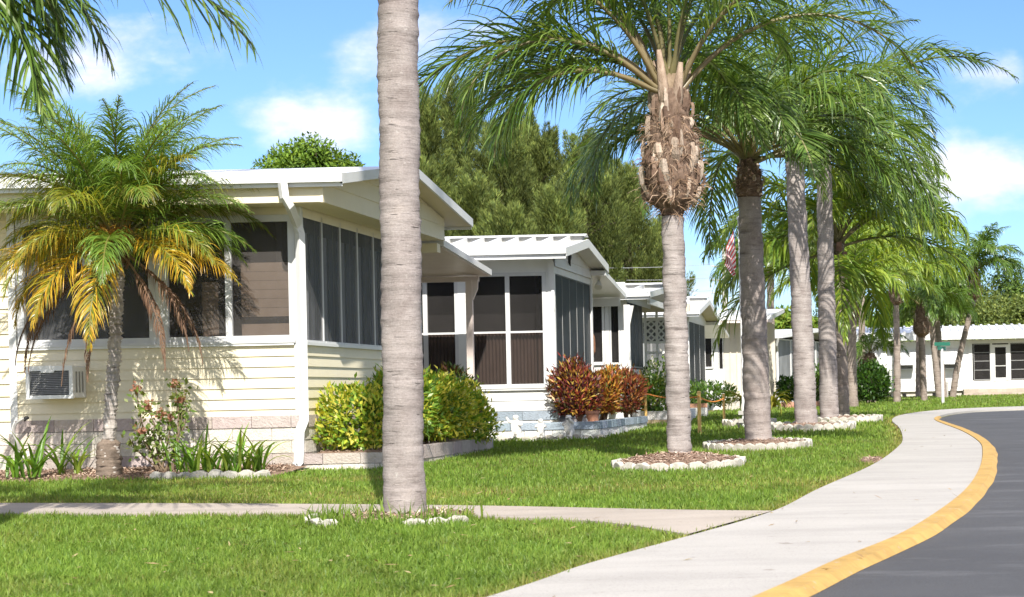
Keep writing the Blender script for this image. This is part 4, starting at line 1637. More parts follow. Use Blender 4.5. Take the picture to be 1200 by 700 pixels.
p2 = palm(b, p2t, tapered(.130, .118, .15, .06), 'palm with a fat shaggy head of brown leaf stubs, in a white edged mulch ring', GP,
          [(60, 'high'), (100, 'high'), (140, 'high', 1.1), (75, 'mid'), (160, 'mid', .9), (280, 'up', 1.0), (200, 'up', 1.1), (100, 'up'), (0, 'up', 1.1), (165, 'up', 1.1), (240, 'up', 1.0), (320, 'up', 1.0)],
          boots=(1.36, .318, 1.3), extra=p2_fronds, ring=.05, n=26)
RINGS.append((b.x, b.y - .1, .68, .75))
P2B = b.copy()
# P3
Yp = 22.3
b = at(889, 525, Yp); b.z = float(gz(Yp)) - .01
t = at(878, 232, Yp)
P3B = b.copy()


def p3_fronds(root, cr, r):
    big = dict(LUSH, pairs=80, leaf=.66, lw=.030)
    # one frond hanging towards the viewer with straight stiff leaflets
    o = link('frond', frond_mesh(**{**big, **dict(L=2.7, elev=26, droop=98, petiole=.18, rr=.026, rach=(.34, .33, .16), stiff=.88, plume=.12, leaf=.75)}), root)
    o.location = cr
    o.rotation_euler = (0, 0, R(-62))
    for az, e, d, L in ((-28, 20, 98, 2.7), (-80, 40, 112, 2.5), (-5, 6, 84, 2.4), (-46, 48, 116, 2.8)):
        o = link('frond', frond_mesh(**{**big, **dict(L=L, elev=e, droop=d, petiole=.18, rr=.024)}), root)
        o.location = cr
        o.rotation_euler = (0, 0, R(az))
    o = link('frond', frond_mesh(L=2.8, elev=30, droop=110, petiole=.24, rr=.026, rach=(.26, .26, .12), **big), root)
    o.location = cr
    o.rotation_euler = (0, 0, R(205))


p3 = palm(b, (t.x, Yp, t.z), tapered(.180, .148, .10, .05), 'palm with a dark stained lower trunk, right beside the flagpole', GP,
          full_crown(3, 15, 1.0, ('up', 'high', 'high', 'mid', 'mid', 'low')) + [(195, 'mid'), (225, 'mid'), (340, 'mid', 1.0), (0, 'mid', 1.05), (285, 'mid', .9), (255, 'high'), (20, 'low')], boots=(.5, .19, .35), extra=p3_fronds, ring=.055, mat='trunk_stained')
RINGS.append((b.x, b.y - .1, .68, .85))
# P4
Yp = 28.3
b = at(945, 504, Yp); b.z = float(gz(Yp)) - .01
t = at(931, 190, Yp)
P4B = b.copy()
p4 = palm(b, (t.x, Yp, t.z), tapered(.190, .150, .12, .05), 'palm with a thick grey trunk, left of a close pair, in a scalloped white ring', GP, full_crown(4, 11, 1.1, ('up', 'high', 'high', 'mid', 'mid')) + [(285, 'mid', 1.1), (180, 'mid', 1.1), (240, 'mid', 1.1)], ring=.075)
RINGS.append((b.x + .05, b.y - .1, .74, .9))
# P5
Yp = 32.0
b = at(972, 496, Yp); b.z = float(gz(Yp)) - .01
t = at(965, 168, Yp)
P5B = b.copy()


def p5_fronds(root, cr, r):
    big = dict(LUSH, pairs=84, leaf=.85, lw=.036)
    for az, e, d, L in ((-4, 56, 98, 4.3), (10, 68, 106, 4.0), (-18, 58, 120, 3.2), (-40, -10, 74, 2.9)):
        o = link('frond', frond_mesh(L=L, elev=e, droop=d, petiole=.2, rr=.028, **big), root)
        o.location = cr
        o.rotation_euler = (0, 0, R(az))


p5 = palm(b, (t.x, Yp, t.z), tapered(.180, .135, .1, .05), 'tall slim grey palm at the kerb side whose long fronds arch right over the pavement', GP, [c for c in full_crown(5, 14, 1.15, ('up', 'high', 'high', 'mid', 'mid', 'low')) if not (c[0] < 50 or c[0] > 310)] + [(30, 'high', 1.0), (325, 'high', 1.0), (200, 'mid', 1.2), (250, 'mid', 1.1)], extra=p5_fronds, ring=.075)
RINGS.append((b.x + .25, b.y + .1, .72, .9))
# P5b: palm with peeling stubs just behind
Yp = 34.5
b = at(987, 487, Yp); b.z = float(gz(Yp)) - .01
t = at(984, 425, Yp)


def peel(root, cr, r):
    wr = wloc(root) + cr
    for j in range(26):
        mb = MB()
        az = j * 2.4
        e = Vector((math.cos(az), math.sin(az), 0))
        et = Vector((-math.sin(az), math.cos(az), 0))
        z = -1.5 + j * .055
        k = random.uniform(.8, 1.15)
        mb.col = random.choice([(.5 * k, .40 * k, .35 * k), (.40 * k, .28 * k, .22 * k), (.28 * k, .18 * k, .14 * k)])
        c = wr + e * .15 + Vector((0, 0, z))
        tl = random.uniform(.2, .4)
        mb.add([c - et * .07, c + et * .07, c + et * .05 + e * .09 + Vector((0, 0, tl)), c - et * .05 + e * .09 + Vector((0, 0, tl))], [(0, 1, 2, 3)])
        mb.build('leaf_base', M['boots'], root)


p5b = palm(b, (t.x, Yp, t.z + 2.4), tapered(.16, .14, .1, .05), 'palm with pinkish peeling leaf stubs down its trunk, close behind the tall slim one', GP, full_crown(6, 26, 1.1), lib=LIBY, extra=peel, mat='trunk_far')
# P6-P11: farther palms round the bend
def fpalm(px, py, Y, tpx, tpy, r0, r1, label, seed, lib=LIBY, boots=(.9, .24, .35), n=18, sc=.9, mid=None, crown=None):
    b = at(px, py, Y); b.z = float(gz(Y)) - .01
    t = at(tpx, tpy, Y)
    return palm(b, (t.x, Y, t.z), tapered(r0, r1, .12, .06), label, 'palms round the bend', crown or full_crown(seed, n, sc, ('up', 'high', 'high', 'mid', 'mid', 'mid')), lib=lib, mat='trunk_far', boots=boots, n=14, mid=mid)


fpalm(1000, 478, 50, 999, 374, .15, .125, 'short straight palm with a small bulb under its crown, left of the round green bush', 21, LIBY, (.7, .22, .3), 20, 1.0)
fpalm(1051, 470, 62, 1050, 358, .14, .11, 'straight palm with a round orange brown bulb, right of the round green bush', 22, LIBY, (.9, .28, .35), 20, 1.0)
fpalm(1083, 470, 66, 1080, 396, .13, .13, 'short palm with a long tan bulb of leaf stubs, beside the street sign', 23, LIBF, (1.25, .33, .4), 18, .95)
fpalm(1101, 466, 78, 1091, 372, .17, .13, 'left one of two grey trunks crossing behind the street sign', 24, LIBF, None, 16, .95)
fpalm(1106, 466, 79, 1097, 368, .17, .15, 'right one of two grey trunks crossing behind the street sign', 25, LIBF, None, 16, .9)
fpalm(1116, 464, 80, 1141, 352, .16, .13, 'palm leaning right with a pale bulb, in front of the long white home', 26, LIBF, (1.3, .36, .4), 22, 1.05, mid=at(1124, 420, 80))
fpalm(1076, 462, 86, 1078, 296, .14, .11, 'tall thin palm half hidden in the crowns by the long white home', 27, LIBF, (.9, .25, .3), 18, .95)
fpalm(1008, 468, 72, 1010, 300, .15, .13, 'tall palm behind the short straight one, crown merged with its neighbours', 28, LIBY, None, 22, 1.1)
fpalm(965, 470, 66, 962, 310, .15, .13, 'palm mostly hidden behind the close pair of grey trunks', 29, LIBY, None, 22, 1.1)
fpalm(905, 470, 63, 903, 320, .15, .13, 'palm half hidden behind the stained trunk by the flagpole', 30, LIBF, None, 20, 1.05)
# left, off the picture: only its fronds reach in
bl_ = ground(-6.35, 11.2)


def pl_fronds(root, cr, r):
    for az, e, d, L, pr, lf in ((-6, -28, 46, 1.45, 70, .66), (-30, -38, 40, 1.3, 60, .6), (-14, -9, 42, 2.75, 54, .95), (12, -25, 52, 1.65, 50, .5), (-10, -48, 34, 1.8, 70, .62), (22, -40, 40, 1.5, 60, .55)):
        o = link('frond', frond_mesh(**{**LUSH, **dict(L=L, elev=e, droop=d, petiole=.2, rr=.02, pairs=pr, leaf=lf)}), root)
        o.location = cr
        o.rotation_euler = (0, 0, R(az))


palm(bl_, bl_ + Vector((0, 0, 4.3)), tapered(.16, .14), 'palm beyond the left edge whose dark frond tips hang into the view', GP,
     [(40, 'mid', .9), (60, 'high'), (100, 'high'), (150, 'mid'), (200, 'high'), (250, 'mid'), (290, 'high'), (320, 'up')], mat='trunk', extra=pl_fronds)

# ------------------------------------------------------------------ small date palm in front of home 1
Yp = 18.2
b0 = at(128, 562, Yp); b0.z = float(gz(Yp)) - .01
t0 = at(138, 285, Yp)
dp = empty('date_palm', b0, 'small date palm with yellowing fronds and dead brown ones, in front of the cream home', 'palm tree')
r_ = np.random.default_rng(77)
loc0 = Vector((t0.x, Yp, t0.z)) - b0
V, Q = trunk_verts([Vector((0, 0, -.04)), loc0 * .22 + Vector((-.015, 0, 0)), loc0 * .6 + Vector((.01, 0, 0)), loc0], lambda t: float(np.interp(t, [0, .06, .155, .165, .5, .9, 1], [.115, .11, .10, .058, .054, .060, .060])), r=r_, ring=.03, amp=.009, n=26, step=.016)
link('root_mass', (lambda r2: npmesh('root_mass', *(lambda a, z: (np.stack([np.cos(a)[None] * (rr_ := (np.interp(z, [-.06, .1, .3, .40, .44], [.135, .125, .118, .105, .055])[:, None] + r2.normal(0, .008, (len(z), len(a))))), np.sin(a)[None] * rr_, np.repeat(z[:, None], len(a), 1)], -1).reshape(-1, 3), [(i * 26 + k, i * 26 + (k + 1) % 26, (i + 1) * 26 + (k + 1) % 26, (i + 1) * 26 + k) for i in range(len(z) - 1) for k in range(26)]))(np.linspace(0, 2 * PI, 26, endpoint=False), np.linspace(-.06, .44, 26)), mat=M['root_brown'], smooth=True))(np.random.default_rng(4)), dp)
# criss-cross scars
ang = np.arctan2(V[:, 1] - np.interp(V[:, 2], [0, loc0.z], [0, loc0.y]), V[:, 0] - np.interp(V[:, 2], [0, loc0.z], [0, loc0.x]))
bump = np.maximum(0, np.sin(ang * 7 + V[:, 2] * 62) * np.sin(ang * 7 - V[:, 2] * 62)) * .014 * (V[:, 2] > .42)
ctr = np.stack([np.interp(V[:, 2], [0, loc0.z], [0, loc0.x]), np.interp(V[:, 2], [0, loc0.z], [0, loc0.y]), V[:, 2]], 1)
V = V + unit(V - ctr) * bump[:, None]
link('trunk', npmesh('trunk', V, Q, mat=M['trunk_pale'], smooth=True), dp)
G = ((.145, .245, .038), (.19, .285, .046), (.11, .20, .03))
GY = ((.22, .26, .03), (.30, .28, .03), (.15, .20, .028))
YO = ((.46, .33, .03), (.56, .36, .03), (.30, .29, .03), (.18, .24, .03), (.15, .22, .03))
BRN = ((.17, .10, .065), (.13, .075, .05), (.22, .14, .09))
spec = []
k = 0
for i in range(23): spec.append((i * 137.5 + 20, r_.uniform(62, 89), r_.uniform(52, 88), 1.9, G, None))
for i in range(22): spec.append((i * 137.5 + 60, r_.uniform(36, 62), r_.uniform(70, 100), 1.65, G if i % 3 else GY, (.26, .22, .03) if i % 2 else None))
for i in range(12): spec.append((i * 137.5 + 95, r_.uniform(8, 30), r_.uniform(62, 92), 1.45, GY if i % 3 == 0 else G, (.42, .28, .03) if i % 2 else None))
for az, e in ((215, 5), (250, -8), (322, 4), (185, -5), (282, -18), (352, 6), (232, 12)):
    spec.append((az, e, r_.uniform(58, 85), 1.45, GY if az in (215, 300, 185) else YO, (.66, .38, .03)))
for az, e, dd, L, cc, tp in spec:
    o = link('frond', frond_mesh(L=L * r_.uniform(.92, 1.08), elev=e, droop=dd, pairs=104, leaf=.42, lw=.0115, petiole=.12, plume=.8, stiff=.42, rr=.011, cols=cc, tipcol=tp, rach=(.26, .25, .07)), dp)
    o.location = loc0 + Vector((math.cos(R(az)) * .06, math.sin(R(az)) * .06, -.04 + .14 * (e / 80)))
    o.rotation_euler = (r_.normal(0, .08), 0, R(az))
for az, e, L in ((172, -38, 1.5), (205, -44, 1.35), (188, -50, 1.35), (262, -76, 1.25), (322, -56, 1.3), (338, -42, 1.25), (238, -72, 1.3), (352, -50, 1.3)):
    o = link('dead_frond', frond_mesh('dead_leaf', L=L * 1.15, elev=e + 16, droop=max(10, e + 16 + 88), pairs=54, leaf=.20, lw=.011, petiole=.2, plume=.25, stiff=-1.0, sag=1.7, rr=.010, cols=BRN, rach=(.2, .13, .09)), dp)
    o.location = loc0 + Vector((math.cos(R(az)) * .09, math.sin(R(az)) * .09, -.12))
    o.rotation_euler = (0, 0, R(az))
# fibrous heart and flower sprays
mb = MB()
wr = b0 + loc0
for j in range(34):
    az = j * 2.4
    e = Vector((math.cos(az), math.sin(az), 0))
    et = Vector((-math.sin(az), math.cos(az), 0))
    z = -.28 + j * .012
    kk = random.uniform(.7, 1.2)
    mb.col = random.choice([(.40 * kk, .31 * kk, .22 * kk), (.26 * kk, .17 * kk, .10 * kk)])
    c = wr + e * .085 + Vector((0, 0, z))
    h = random.uniform(.10, .2)
    mb.add([c - et * .035, c + et * .035, c + et * .02 + e * .05 + Vector((0, 0, h)), c - et * .02 + e * .05 + Vector((0, 0, h))], [(0, 1, 2, 3)])
mb.build('leaf_base', M['boots'], dp)
for a0 in (2.2, 3.3, 4.0, 4.9, 5.6):
    F = 110
    az = a0 + r_.normal(0, .22, F)
    L_f = r_.uniform(.12, .5, F)
    er = np.stack([np.cos(az), np.sin(az), np.zeros(F)], 1)
    P0 = np.array(loc0) + er * (L_f * .55)[:, None] + np.stack([r_.normal(0, .04, F), r_.normal(0, .04, F), .14 + L_f * .2 - L_f ** 2 * .9 + r_.normal(0, .04, F)], 1)
    V, Q, C = leaf_quads(P0, rand_dirs(F, r_) + np.array([0, 0, -.6]), rand_dirs(F, r_), .10, .013, palette(F, [(.52, .26, .03), (.46, .30, .06), (.38, .18, .04)], r_))
    link('flower_spray', npmesh('flower_spray', V, Q, col=C, mat=M['dead_leaf']), dp)
# ------------------------------------------------------------------ shrubs and beds
def shrub(name, label, cat_, c, rad, n, L, W, cols, group=None, mat='leaf', stems=6, seed=0, up=.5, shell=.5, lump=.36, inner=None, zbase=None):
    """c: centre of the foliage, rad: radii; leaves crowd the outer shell in uneven lumps."""
    r = np.random.default_rng(seed + 100)
    c = np.array(c, float)
    rad = np.array(rad, float)
    root = empty(name, (c[0], c[1], zbase if zbase is not None else c[2] - rad[2]), label, cat_, group)
    d = rand_dirs(n, r)
    lumpd = rand_dirs(26, r)
    lamp = r.uniform(-1, 1, 26) * lump
    k = np.exp(-((1 - d @ lumpd.T) / .12))
    amp = 1 + (k * lamp).sum(1)
    rr = (shell + (1 - shell) * r.uniform(0, 1, n) ** .55) * amp
    rr = rr * np.where(r.uniform(0, 1, n) < .12, r.uniform(1.0, 1.32, n), 1)
    P = d * rr[:, None]
    P[:, 2] = np.where(P[:, 2] < -.75, -.75 + r.uniform(0, .3, n), P[:, 2])
    Pw = c + P * rad
    D = unit(d * .8 + rand_dirs(n, r) * .8 + np.array([0, 0, up]))
    N = unit(d + rand_dirs(n, r) * .6 + np.array([0, 0, .6]))
    col = palette(n, cols, r, .2)
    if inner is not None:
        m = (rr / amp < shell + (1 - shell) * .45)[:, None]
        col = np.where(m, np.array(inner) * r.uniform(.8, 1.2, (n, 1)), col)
    V, Q, C = leaf_quads(Pw, D, N, L * r.uniform(.65, 1.25, n), W * r.uniform(.7, 1.2, n), col, .12)
    off = np.array(root.location)
    link('foliage', npmesh('foliage', V - off, Q, col=C, mat=M[mat]), root)
    mb = MB()
    zb = root.location.z
    for i in range(stems):
        a = r.uniform(0, 2 * PI)
        tip = c + np.array([math.cos(a) * rad[0] * .6, math.sin(a) * rad[1] * .6, r.uniform(-.2, .4) * rad[2]])
        mb.tube([(c[0] + r.normal(0, .06), c[1] + r.normal(0, .06), zb - .03), (c[0] * .6 + tip[0] * .4, c[1] * .6 + tip[1] * .4, (zb + tip[2]) / 2), tuple(tip)], [.022, .016, .007], 6)
    mb.build('stem', M['stem'], root)
    return root


VAR = [(.52, .50, .06), (.38, .45, .045), (.64, .58, .11), (.18, .31, .03), (.12, .24, .028), (.28, .40, .04), (.58, .54, .08)]
GH = 'yellow green hedge shrubs in the block planter'
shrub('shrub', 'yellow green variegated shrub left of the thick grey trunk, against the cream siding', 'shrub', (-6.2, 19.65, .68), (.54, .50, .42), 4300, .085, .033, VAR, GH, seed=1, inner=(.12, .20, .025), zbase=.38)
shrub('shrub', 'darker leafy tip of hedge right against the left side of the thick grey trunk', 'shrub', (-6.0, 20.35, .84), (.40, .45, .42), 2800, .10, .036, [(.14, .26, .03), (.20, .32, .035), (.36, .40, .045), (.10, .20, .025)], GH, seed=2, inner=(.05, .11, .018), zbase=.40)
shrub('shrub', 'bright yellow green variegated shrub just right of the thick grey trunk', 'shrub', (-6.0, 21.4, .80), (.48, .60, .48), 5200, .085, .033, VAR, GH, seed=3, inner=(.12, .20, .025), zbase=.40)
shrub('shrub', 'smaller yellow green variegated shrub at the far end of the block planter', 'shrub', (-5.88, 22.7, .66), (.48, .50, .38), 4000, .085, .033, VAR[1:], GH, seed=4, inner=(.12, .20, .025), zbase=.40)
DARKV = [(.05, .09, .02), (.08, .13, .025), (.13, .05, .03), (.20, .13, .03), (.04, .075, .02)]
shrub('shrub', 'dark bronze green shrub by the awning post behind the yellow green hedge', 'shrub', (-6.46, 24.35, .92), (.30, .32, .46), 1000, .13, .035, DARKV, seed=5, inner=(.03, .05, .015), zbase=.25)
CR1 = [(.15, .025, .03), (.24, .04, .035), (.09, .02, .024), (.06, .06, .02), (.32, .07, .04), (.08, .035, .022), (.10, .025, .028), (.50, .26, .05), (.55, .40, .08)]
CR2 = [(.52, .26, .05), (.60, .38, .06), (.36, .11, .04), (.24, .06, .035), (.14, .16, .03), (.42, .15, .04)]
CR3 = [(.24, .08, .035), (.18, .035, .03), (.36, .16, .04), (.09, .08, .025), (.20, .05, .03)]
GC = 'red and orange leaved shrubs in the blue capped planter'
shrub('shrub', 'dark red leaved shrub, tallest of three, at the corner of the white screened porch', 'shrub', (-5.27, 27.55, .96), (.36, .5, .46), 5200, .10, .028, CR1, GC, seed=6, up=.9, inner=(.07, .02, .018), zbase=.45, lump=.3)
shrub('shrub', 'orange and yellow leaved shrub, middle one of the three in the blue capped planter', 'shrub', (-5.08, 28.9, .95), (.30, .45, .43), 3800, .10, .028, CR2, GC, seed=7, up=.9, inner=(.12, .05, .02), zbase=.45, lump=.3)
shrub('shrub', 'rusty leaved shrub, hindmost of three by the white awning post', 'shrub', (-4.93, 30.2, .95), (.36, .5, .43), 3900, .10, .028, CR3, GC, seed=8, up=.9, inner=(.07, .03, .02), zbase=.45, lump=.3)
mb = MB()
mb.tube([(-4.93, 26.9, .46), (-4.93, 26.9, .62)], [.085, .11], 12)
mb.ball((-4.93, 26.9, .62), (.1, .1, .03), 10, 5)
GRN = [(.07, .15, .02), (.10, .19, .025), (.05, .11, .018), (.14, .22, .03)]
x = xat(768, 34, 460)
shrub('shrub', 'bushy green shrub with yellowish tips below the white lattice panel', 'shrub', (x, 33.6, .83), (.34, .4, .42), 1300, .12, .04, GRN + [(.24, .27, .05)], seed=9, zbase=.40)
x = xat(768, 36.5, 440)
shrub('shrub', 'loose shrub with small creamy flowers in front of the lattice panel', 'shrub', (x, 36.6, 1.15), (.36, .4, .45), 800, .10, .05, GRN + [(.6, .58, .5), (.62, .6, .52)], seed=10, zbase=.45)
x = xat(826, 41, 465)
shrub('shrub', 'low green ground shrub on the brick planter behind the orange rope', 'shrub', (x, 41, .84), (.78, .5, .30), 1500, .13, .04, GRN, seed=11, zbase=.56)
x = xat(925, 52, 452)
shrub('shrub', 'small clipped green bush on the brick edging by the grey screened porch', 'shrub', (xat(925, 53, 452), 53, .93), (.36, .4, .38), 1000, .14, .07, [(.04, .11, .015), (.06, .14, .018), (.03, .08, .012)], seed=12, zbase=.5)
shrub('shrub', 'green bush showing between two thick grey trunks at the grey porch', 'shrub', (xat(958, 55, 452), 55, 1.0), (.36, .4, .46), 900, .14, .07, GRN, seed=13, zbase=.4)
shrub('shrub', 'round dark green clipped bush standing on the far lawn', 'shrub', (xat(1022, 60, 450), 60, 1.08), (.66, .62, .70), 3600, .13, .07, [(.035, .095, .014), (.05, .12, .016), (.028, .07, .012), (.08, .16, .02)], seed=14, zbase=.42, shell=.7, lump=.14)


def strap_plant(label, x, y, z, n, L, group, seed, cols, width=.032, name='strappy_plant', tilt=(18, 62), cat_='plant'):
    r = np.random.default_rng(seed)
    root = empty(name, (x, y, z), label, cat_, group)
    V, Q, C = [], [], []
    for i in range(n):
        az = r.uniform(0, 2 * PI)
        th = R(r.uniform(*tilt))
        l = L * r.uniform(.6, 1.15)
        e = np.array([math.cos(az), math.sin(az), 0])
        et = np.array([-math.sin(az), math.cos(az), 0])
        p = np.array([r.normal(0, .035), r.normal(0, .035), 0])
        w = width * r.uniform(.8, 1.2)
        c = np.array(cols[r.integers(0, len(cols))]) * r.uniform(.8, 1.2)
        ns = 6
        b0 = len(V)
        d = th * .45
        for k in range(ns + 1):
            ww = w * [.6, .95, 1, .95, .8, .5, .05][k]
            dirv = e * math.sin(d) + np.array([0, 0, math.cos(d)])
            nv = np.cross(dirv, et)
            V += [p - et * ww * .5 + nv * ww * .15, p - nv * ww * .1, p + et * ww * .5 + nv * ww * .15]
            C += [c, c * .9, c]
            p = p + dirv * l / ns
            d += th * r.uniform(.18, .32) * (1 + k * .12)
        for k in range(ns):
            o = b0 + k * 3
            Q += [(o, o + 1, o + 4, o + 3), (o + 1, o + 2, o + 5, o + 4)]
    link('leaf_clump', npmesh('leaf_clump', np.array(V), np.array(Q), col=np.array(C), mat=M['leaf']), root)
    return root


SG = [(.14, .28, .03), (.19, .34, .04), (.10, .21, .025), (.28, .38, .06)]
GS = 'strap leaved plants along the foot of the cream home'
zs = lambda Y: float(gz(Y)) + .05
for i, (px, Y, n_, L, lab) in enumerate([
    (20, 18.05, 12, .42, 'strap leaved plant at the far left, beside the outdoor tap pipe'),
    (38, 18.0, 16, .50, 'largest strap leaved clump, left of the little date palm, under the air conditioner'),
    (72, 18.4, 8, .50, 'thin strap leaved plant with one long upright blade left of the date palm trunk'),
    (92, 18.4, 9, .42, 'small strap leaved plant closest to the left side of the date palm trunk'),
    (212, 18.3, 10, .42, 'strap leaved plant right beside the base of the rose bush'),
    (226, 18.1, 13, .42, 'strap leaved plant, second from the rose bush'),
    (244, 18.25, 13, .42, 'strap leaved plant in the middle of the clumped run right of the rose bush'),
    (258, 18.3, 9, .36, 'short strap leaved plant at the right end of the dense run'),
    (276, 18.1, 11, .42, 'spreading strap leaved plant with arching blades, two from the downspout'),
    (290, 18.3, 8, .40, 'upright strap leaved plant behind its arching neighbours, near the downspout'),
    (304, 18.15, 12, .44, 'strap leaved plant closest to the white downspout')]):
    strap_plant(lab, xat(px, Y, 545), Y, zs(Y), n_ + 3, L * 1.3, GS, 300 + i, SG)

# rose bush
Yr = 18.45
rx = xat(192, Yr, 545)
rb = empty('rose_bush', (rx, Yr, zs(Yr)), 'leggy sparse rose bush with faded pink blooms against the stone skirting', 'shrub')
r_ = np.random.default_rng(5)
mb = MB()
LP, FP = [], []
for tx, ty, bend in ((160, 455, -.1), (172, 475, -.05), (205, 450, .1), (212, 470, .15), (200, 490, .05), (188, 485, 0), (165, 505, -.15), (155, 515, -.2), (180, 500, -.05), (216, 458, .2)):
    tip = at(tx, ty, Yr + r_.normal(0, .12))
    b_ = Vector((rx + r_.normal(0, .05), Yr + r_.normal(0, .03), zs(Yr)))
    mid_ = b_.lerp(tip, .55) + Vector((bend * .5 * (1 if tx > 192 else 1), 0, .06))
    pth = catmull([b_, mid_, tip], 8)
    mb.tube(pth, list(np.linspace(.012, .004, len(pth))), 5)
    for k, p in enumerate(pth[4:]):
        for _ in range(5 if k > 4 else 3):
            LP.append(np.array(p) + r_.normal(0, .05, 3))
    FP.append(np.array(tip))
mb.build('stem', M['stem'], rb)
LP = np.array(LP)
V, Q, C = leaf_quads(LP, rand_dirs(len(LP), r_) + np.array([0, 0, -.1]), rand_dirs(len(LP), r_) + np.array([0, -.6, .6]), r_.uniform(.05, .085, len(LP)), r_.uniform(.03, .045, len(LP)), palette(len(LP), [(.12, .20, .04), (.16, .24, .05), (.20, .24, .07)], r_))
link('foliage', npmesh('foliage', V - np.array(rb.location), Q, col=C, mat=M['leaf']), rb)
fp = np.concatenate([f + r_.normal(0, .022, (34, 3)) for f in FP[:7]])
V, Q, C = leaf_quads(fp, rand_dirs(len(fp), r_), rand_dirs(len(fp), r_), .045, .035, palette(len(fp), [(.42, .20, .14), (.34, .17, .11), (.5, .3, .22)], r_))
link('blossom', npmesh('blossom', V - np.array(rb.location), Q, col=C, mat=M['leaf']), rb)

# cycad like yellow plants by the flagpole
YC = [(.40, .36, .05), (.30, .32, .04), (.20, .26, .03), (.46, .40, .08)]
strap_plant('yellow and green fan shaped plant showing right of the stained trunk', xat(906, 33, 470), 33, float(gz(33)) + .3, 44, .62, None, 401, YC, .045, 'fan_plant', (40, 100))
strap_plant('yellow and green fan shaped plant showing left of the stained trunk, at the flagpole foot', xat(874, 32.2, 470), 32.2, float(gz(32)) + .35, 34, .55, None, 402, YC, .045, 'fan_plant', (40, 100))
# small palm behind the round bush
pb = ground(xat(1020, 64, 430), 64)
palm(pb, pb + Vector((0, 0, 1.35)), tapered(.22, .26), 'squat palm with a thick brown trunk and blue green fronds behind the round bush', None, [(i * 51, c, .62) for i, c in enumerate(('high', 'mid', 'high', 'mid', 'low', 'mid', 'high', 'mid', 'up', 'low', 'mid'))], lib=LIBF, mat='trunk_far', boots=(.5, .30, .3), n=14)


# ------------------------------------------------------------------ mulch and edging stones
def mulch_bed(name, poly_fn, n_chips, seed, zf):
    """poly_fn(u, v in 0..1) -> x, y; zf(u,v) -> height over ground."""
    r = np.random.default_rng(seed)
    m = 26
    V = []
    for j in range(m + 1):
        for i in range(m + 1):
            x, y = poly_fn(i / m, j / m)
            edge = min(i, m - i, j, m - j) == 0
            V.append((x, y, float(gz(y)) + zf(i / m, j / m) + (r.normal(0, .006) if not edge else -.02)))
    Q = [(j * (m + 1) + i, j * (m + 1) + i + 1, (j + 1) * (m + 1) + i + 1, (j + 1) * (m + 1) + i) for j in range(m) for i in range(m)]
    o = link(name, npmesh(name, V, Q, mat=M['mulch'], smooth=True))
    tag(o, kind='stuff')
    u, v = r.uniform(.02, .98, n_chips), r.uniform(.02, .98, n_chips)
    P = np.array([(*poly_fn(a, b), 0) for a, b in zip(u, v)])
    P[:, 2] = gz(P[:, 1]) + np.array([zf(a, b) for a, b in zip(u, v)]) + .008
    D = rand_dirs(n_chips, r) * np.array([1, 1, .3])
    N = rand_dirs(n_chips, r) * .5 + np.array([0, 0, 1])
    V, Q, C = leaf_quads(P, D, N, r.uniform(.02, .06, n_chips), r.uniform(.008, .022, n_chips), palette(n_chips, [(.46, .32, .24), (.32, .21, .155), (.54, .40, .31), (.62, .49, .39), (.22, .15, .11)], r))
    o2 = link('bark_chips', npmesh('bark_chips', V, Q, col=C, mat=M['chips']), o)
    return o


def disc(cx, cy, rx, ry):
    def f(u, v):
        a, b = 2 * u - 1, 2 * v - 1
        x = a * math.sqrt(1 - b * b / 2)
        y = b * math.sqrt(1 - a * a / 2)
        return cx + x * rx, cy + y * ry
    return f


dome = lambda h: (lambda u, v: h * (1 - min(1, ((2 * u - 1) ** 2 + (2 * v - 1) ** 2) / 1.6)) + .015)


def edging_stone(p, ang, w, h, d, rnd, label, group, flat=False):
    """one scalloped edging piece: rounded top, slightly tilted."""
    n = 7
    prof = []
    for i in range(n + 1):
        t = i / n
        prof.append((-w / 2 + w * t, h * (.62 + .38 * math.sin(PI * t)) * (.9 if flat else 1)))
    c, s = math.cos(ang), math.sin(ang)
    T = Matrix.Translation(p) @ Matrix.Rotation(ang, 4, 'Z') @ Matrix.Rotation(rnd.normal(0, .09), 4, 'Y') @ Matrix.Rotation(rnd.normal(0, .13), 4, 'X')
    V, F = [], []
    for y in (-d / 2, d / 2):
        V.append(T @ Vector((-w / 2, y, -.04)))
        for x, z in prof:
            V.append(T @ Vector((x, y, z + rnd.normal(0, .004))))
        V.append(T @ Vector((w / 2, y, -.04)))
    k = n + 3
    F = [tuple(range(k)), tuple(range(2 * k - 1, k - 1, -1))] + [(i, k + i, k + i + 1, i + 1) for i in range(k - 1)]
    me = bpy.data.meshes.new('edging_stone')
    me.from_pydata([tuple(v - p) for v in V], [], F)
    me.materials.append(M['concrete_edge'])
    o = link('edging_stone', me)
    o.location = p
    bv = o.modifiers.new('bevel', 'BEVEL')
    bv.width = .008
    bv.segments = 2
    return tag(o, label, 'edging stone', group)


rr_ = np.random.default_rng(9)


def ring_of_stones(cx, cy, rx, ry, w, h, label, group, skip=lambda a: False, d=.06, sink=0.0):
    per = PI * (3 * (rx + ry) - math.sqrt((3 * rx + ry) * (rx + 3 * ry)))
    n = int(per / (w * 1.03))
    for i in range(n):
        a = 2 * PI * i / n
        if skip(a): continue
        x, y = cx + rx * math.cos(a), cy + ry * math.sin(a)
        t = math.atan2(ry * math.cos(a), -rx * math.sin(a))
        edging_stone(Vector((x, y, float(gz(y)) + .02 - sink)), t, w, h, d, rr_, label, group)


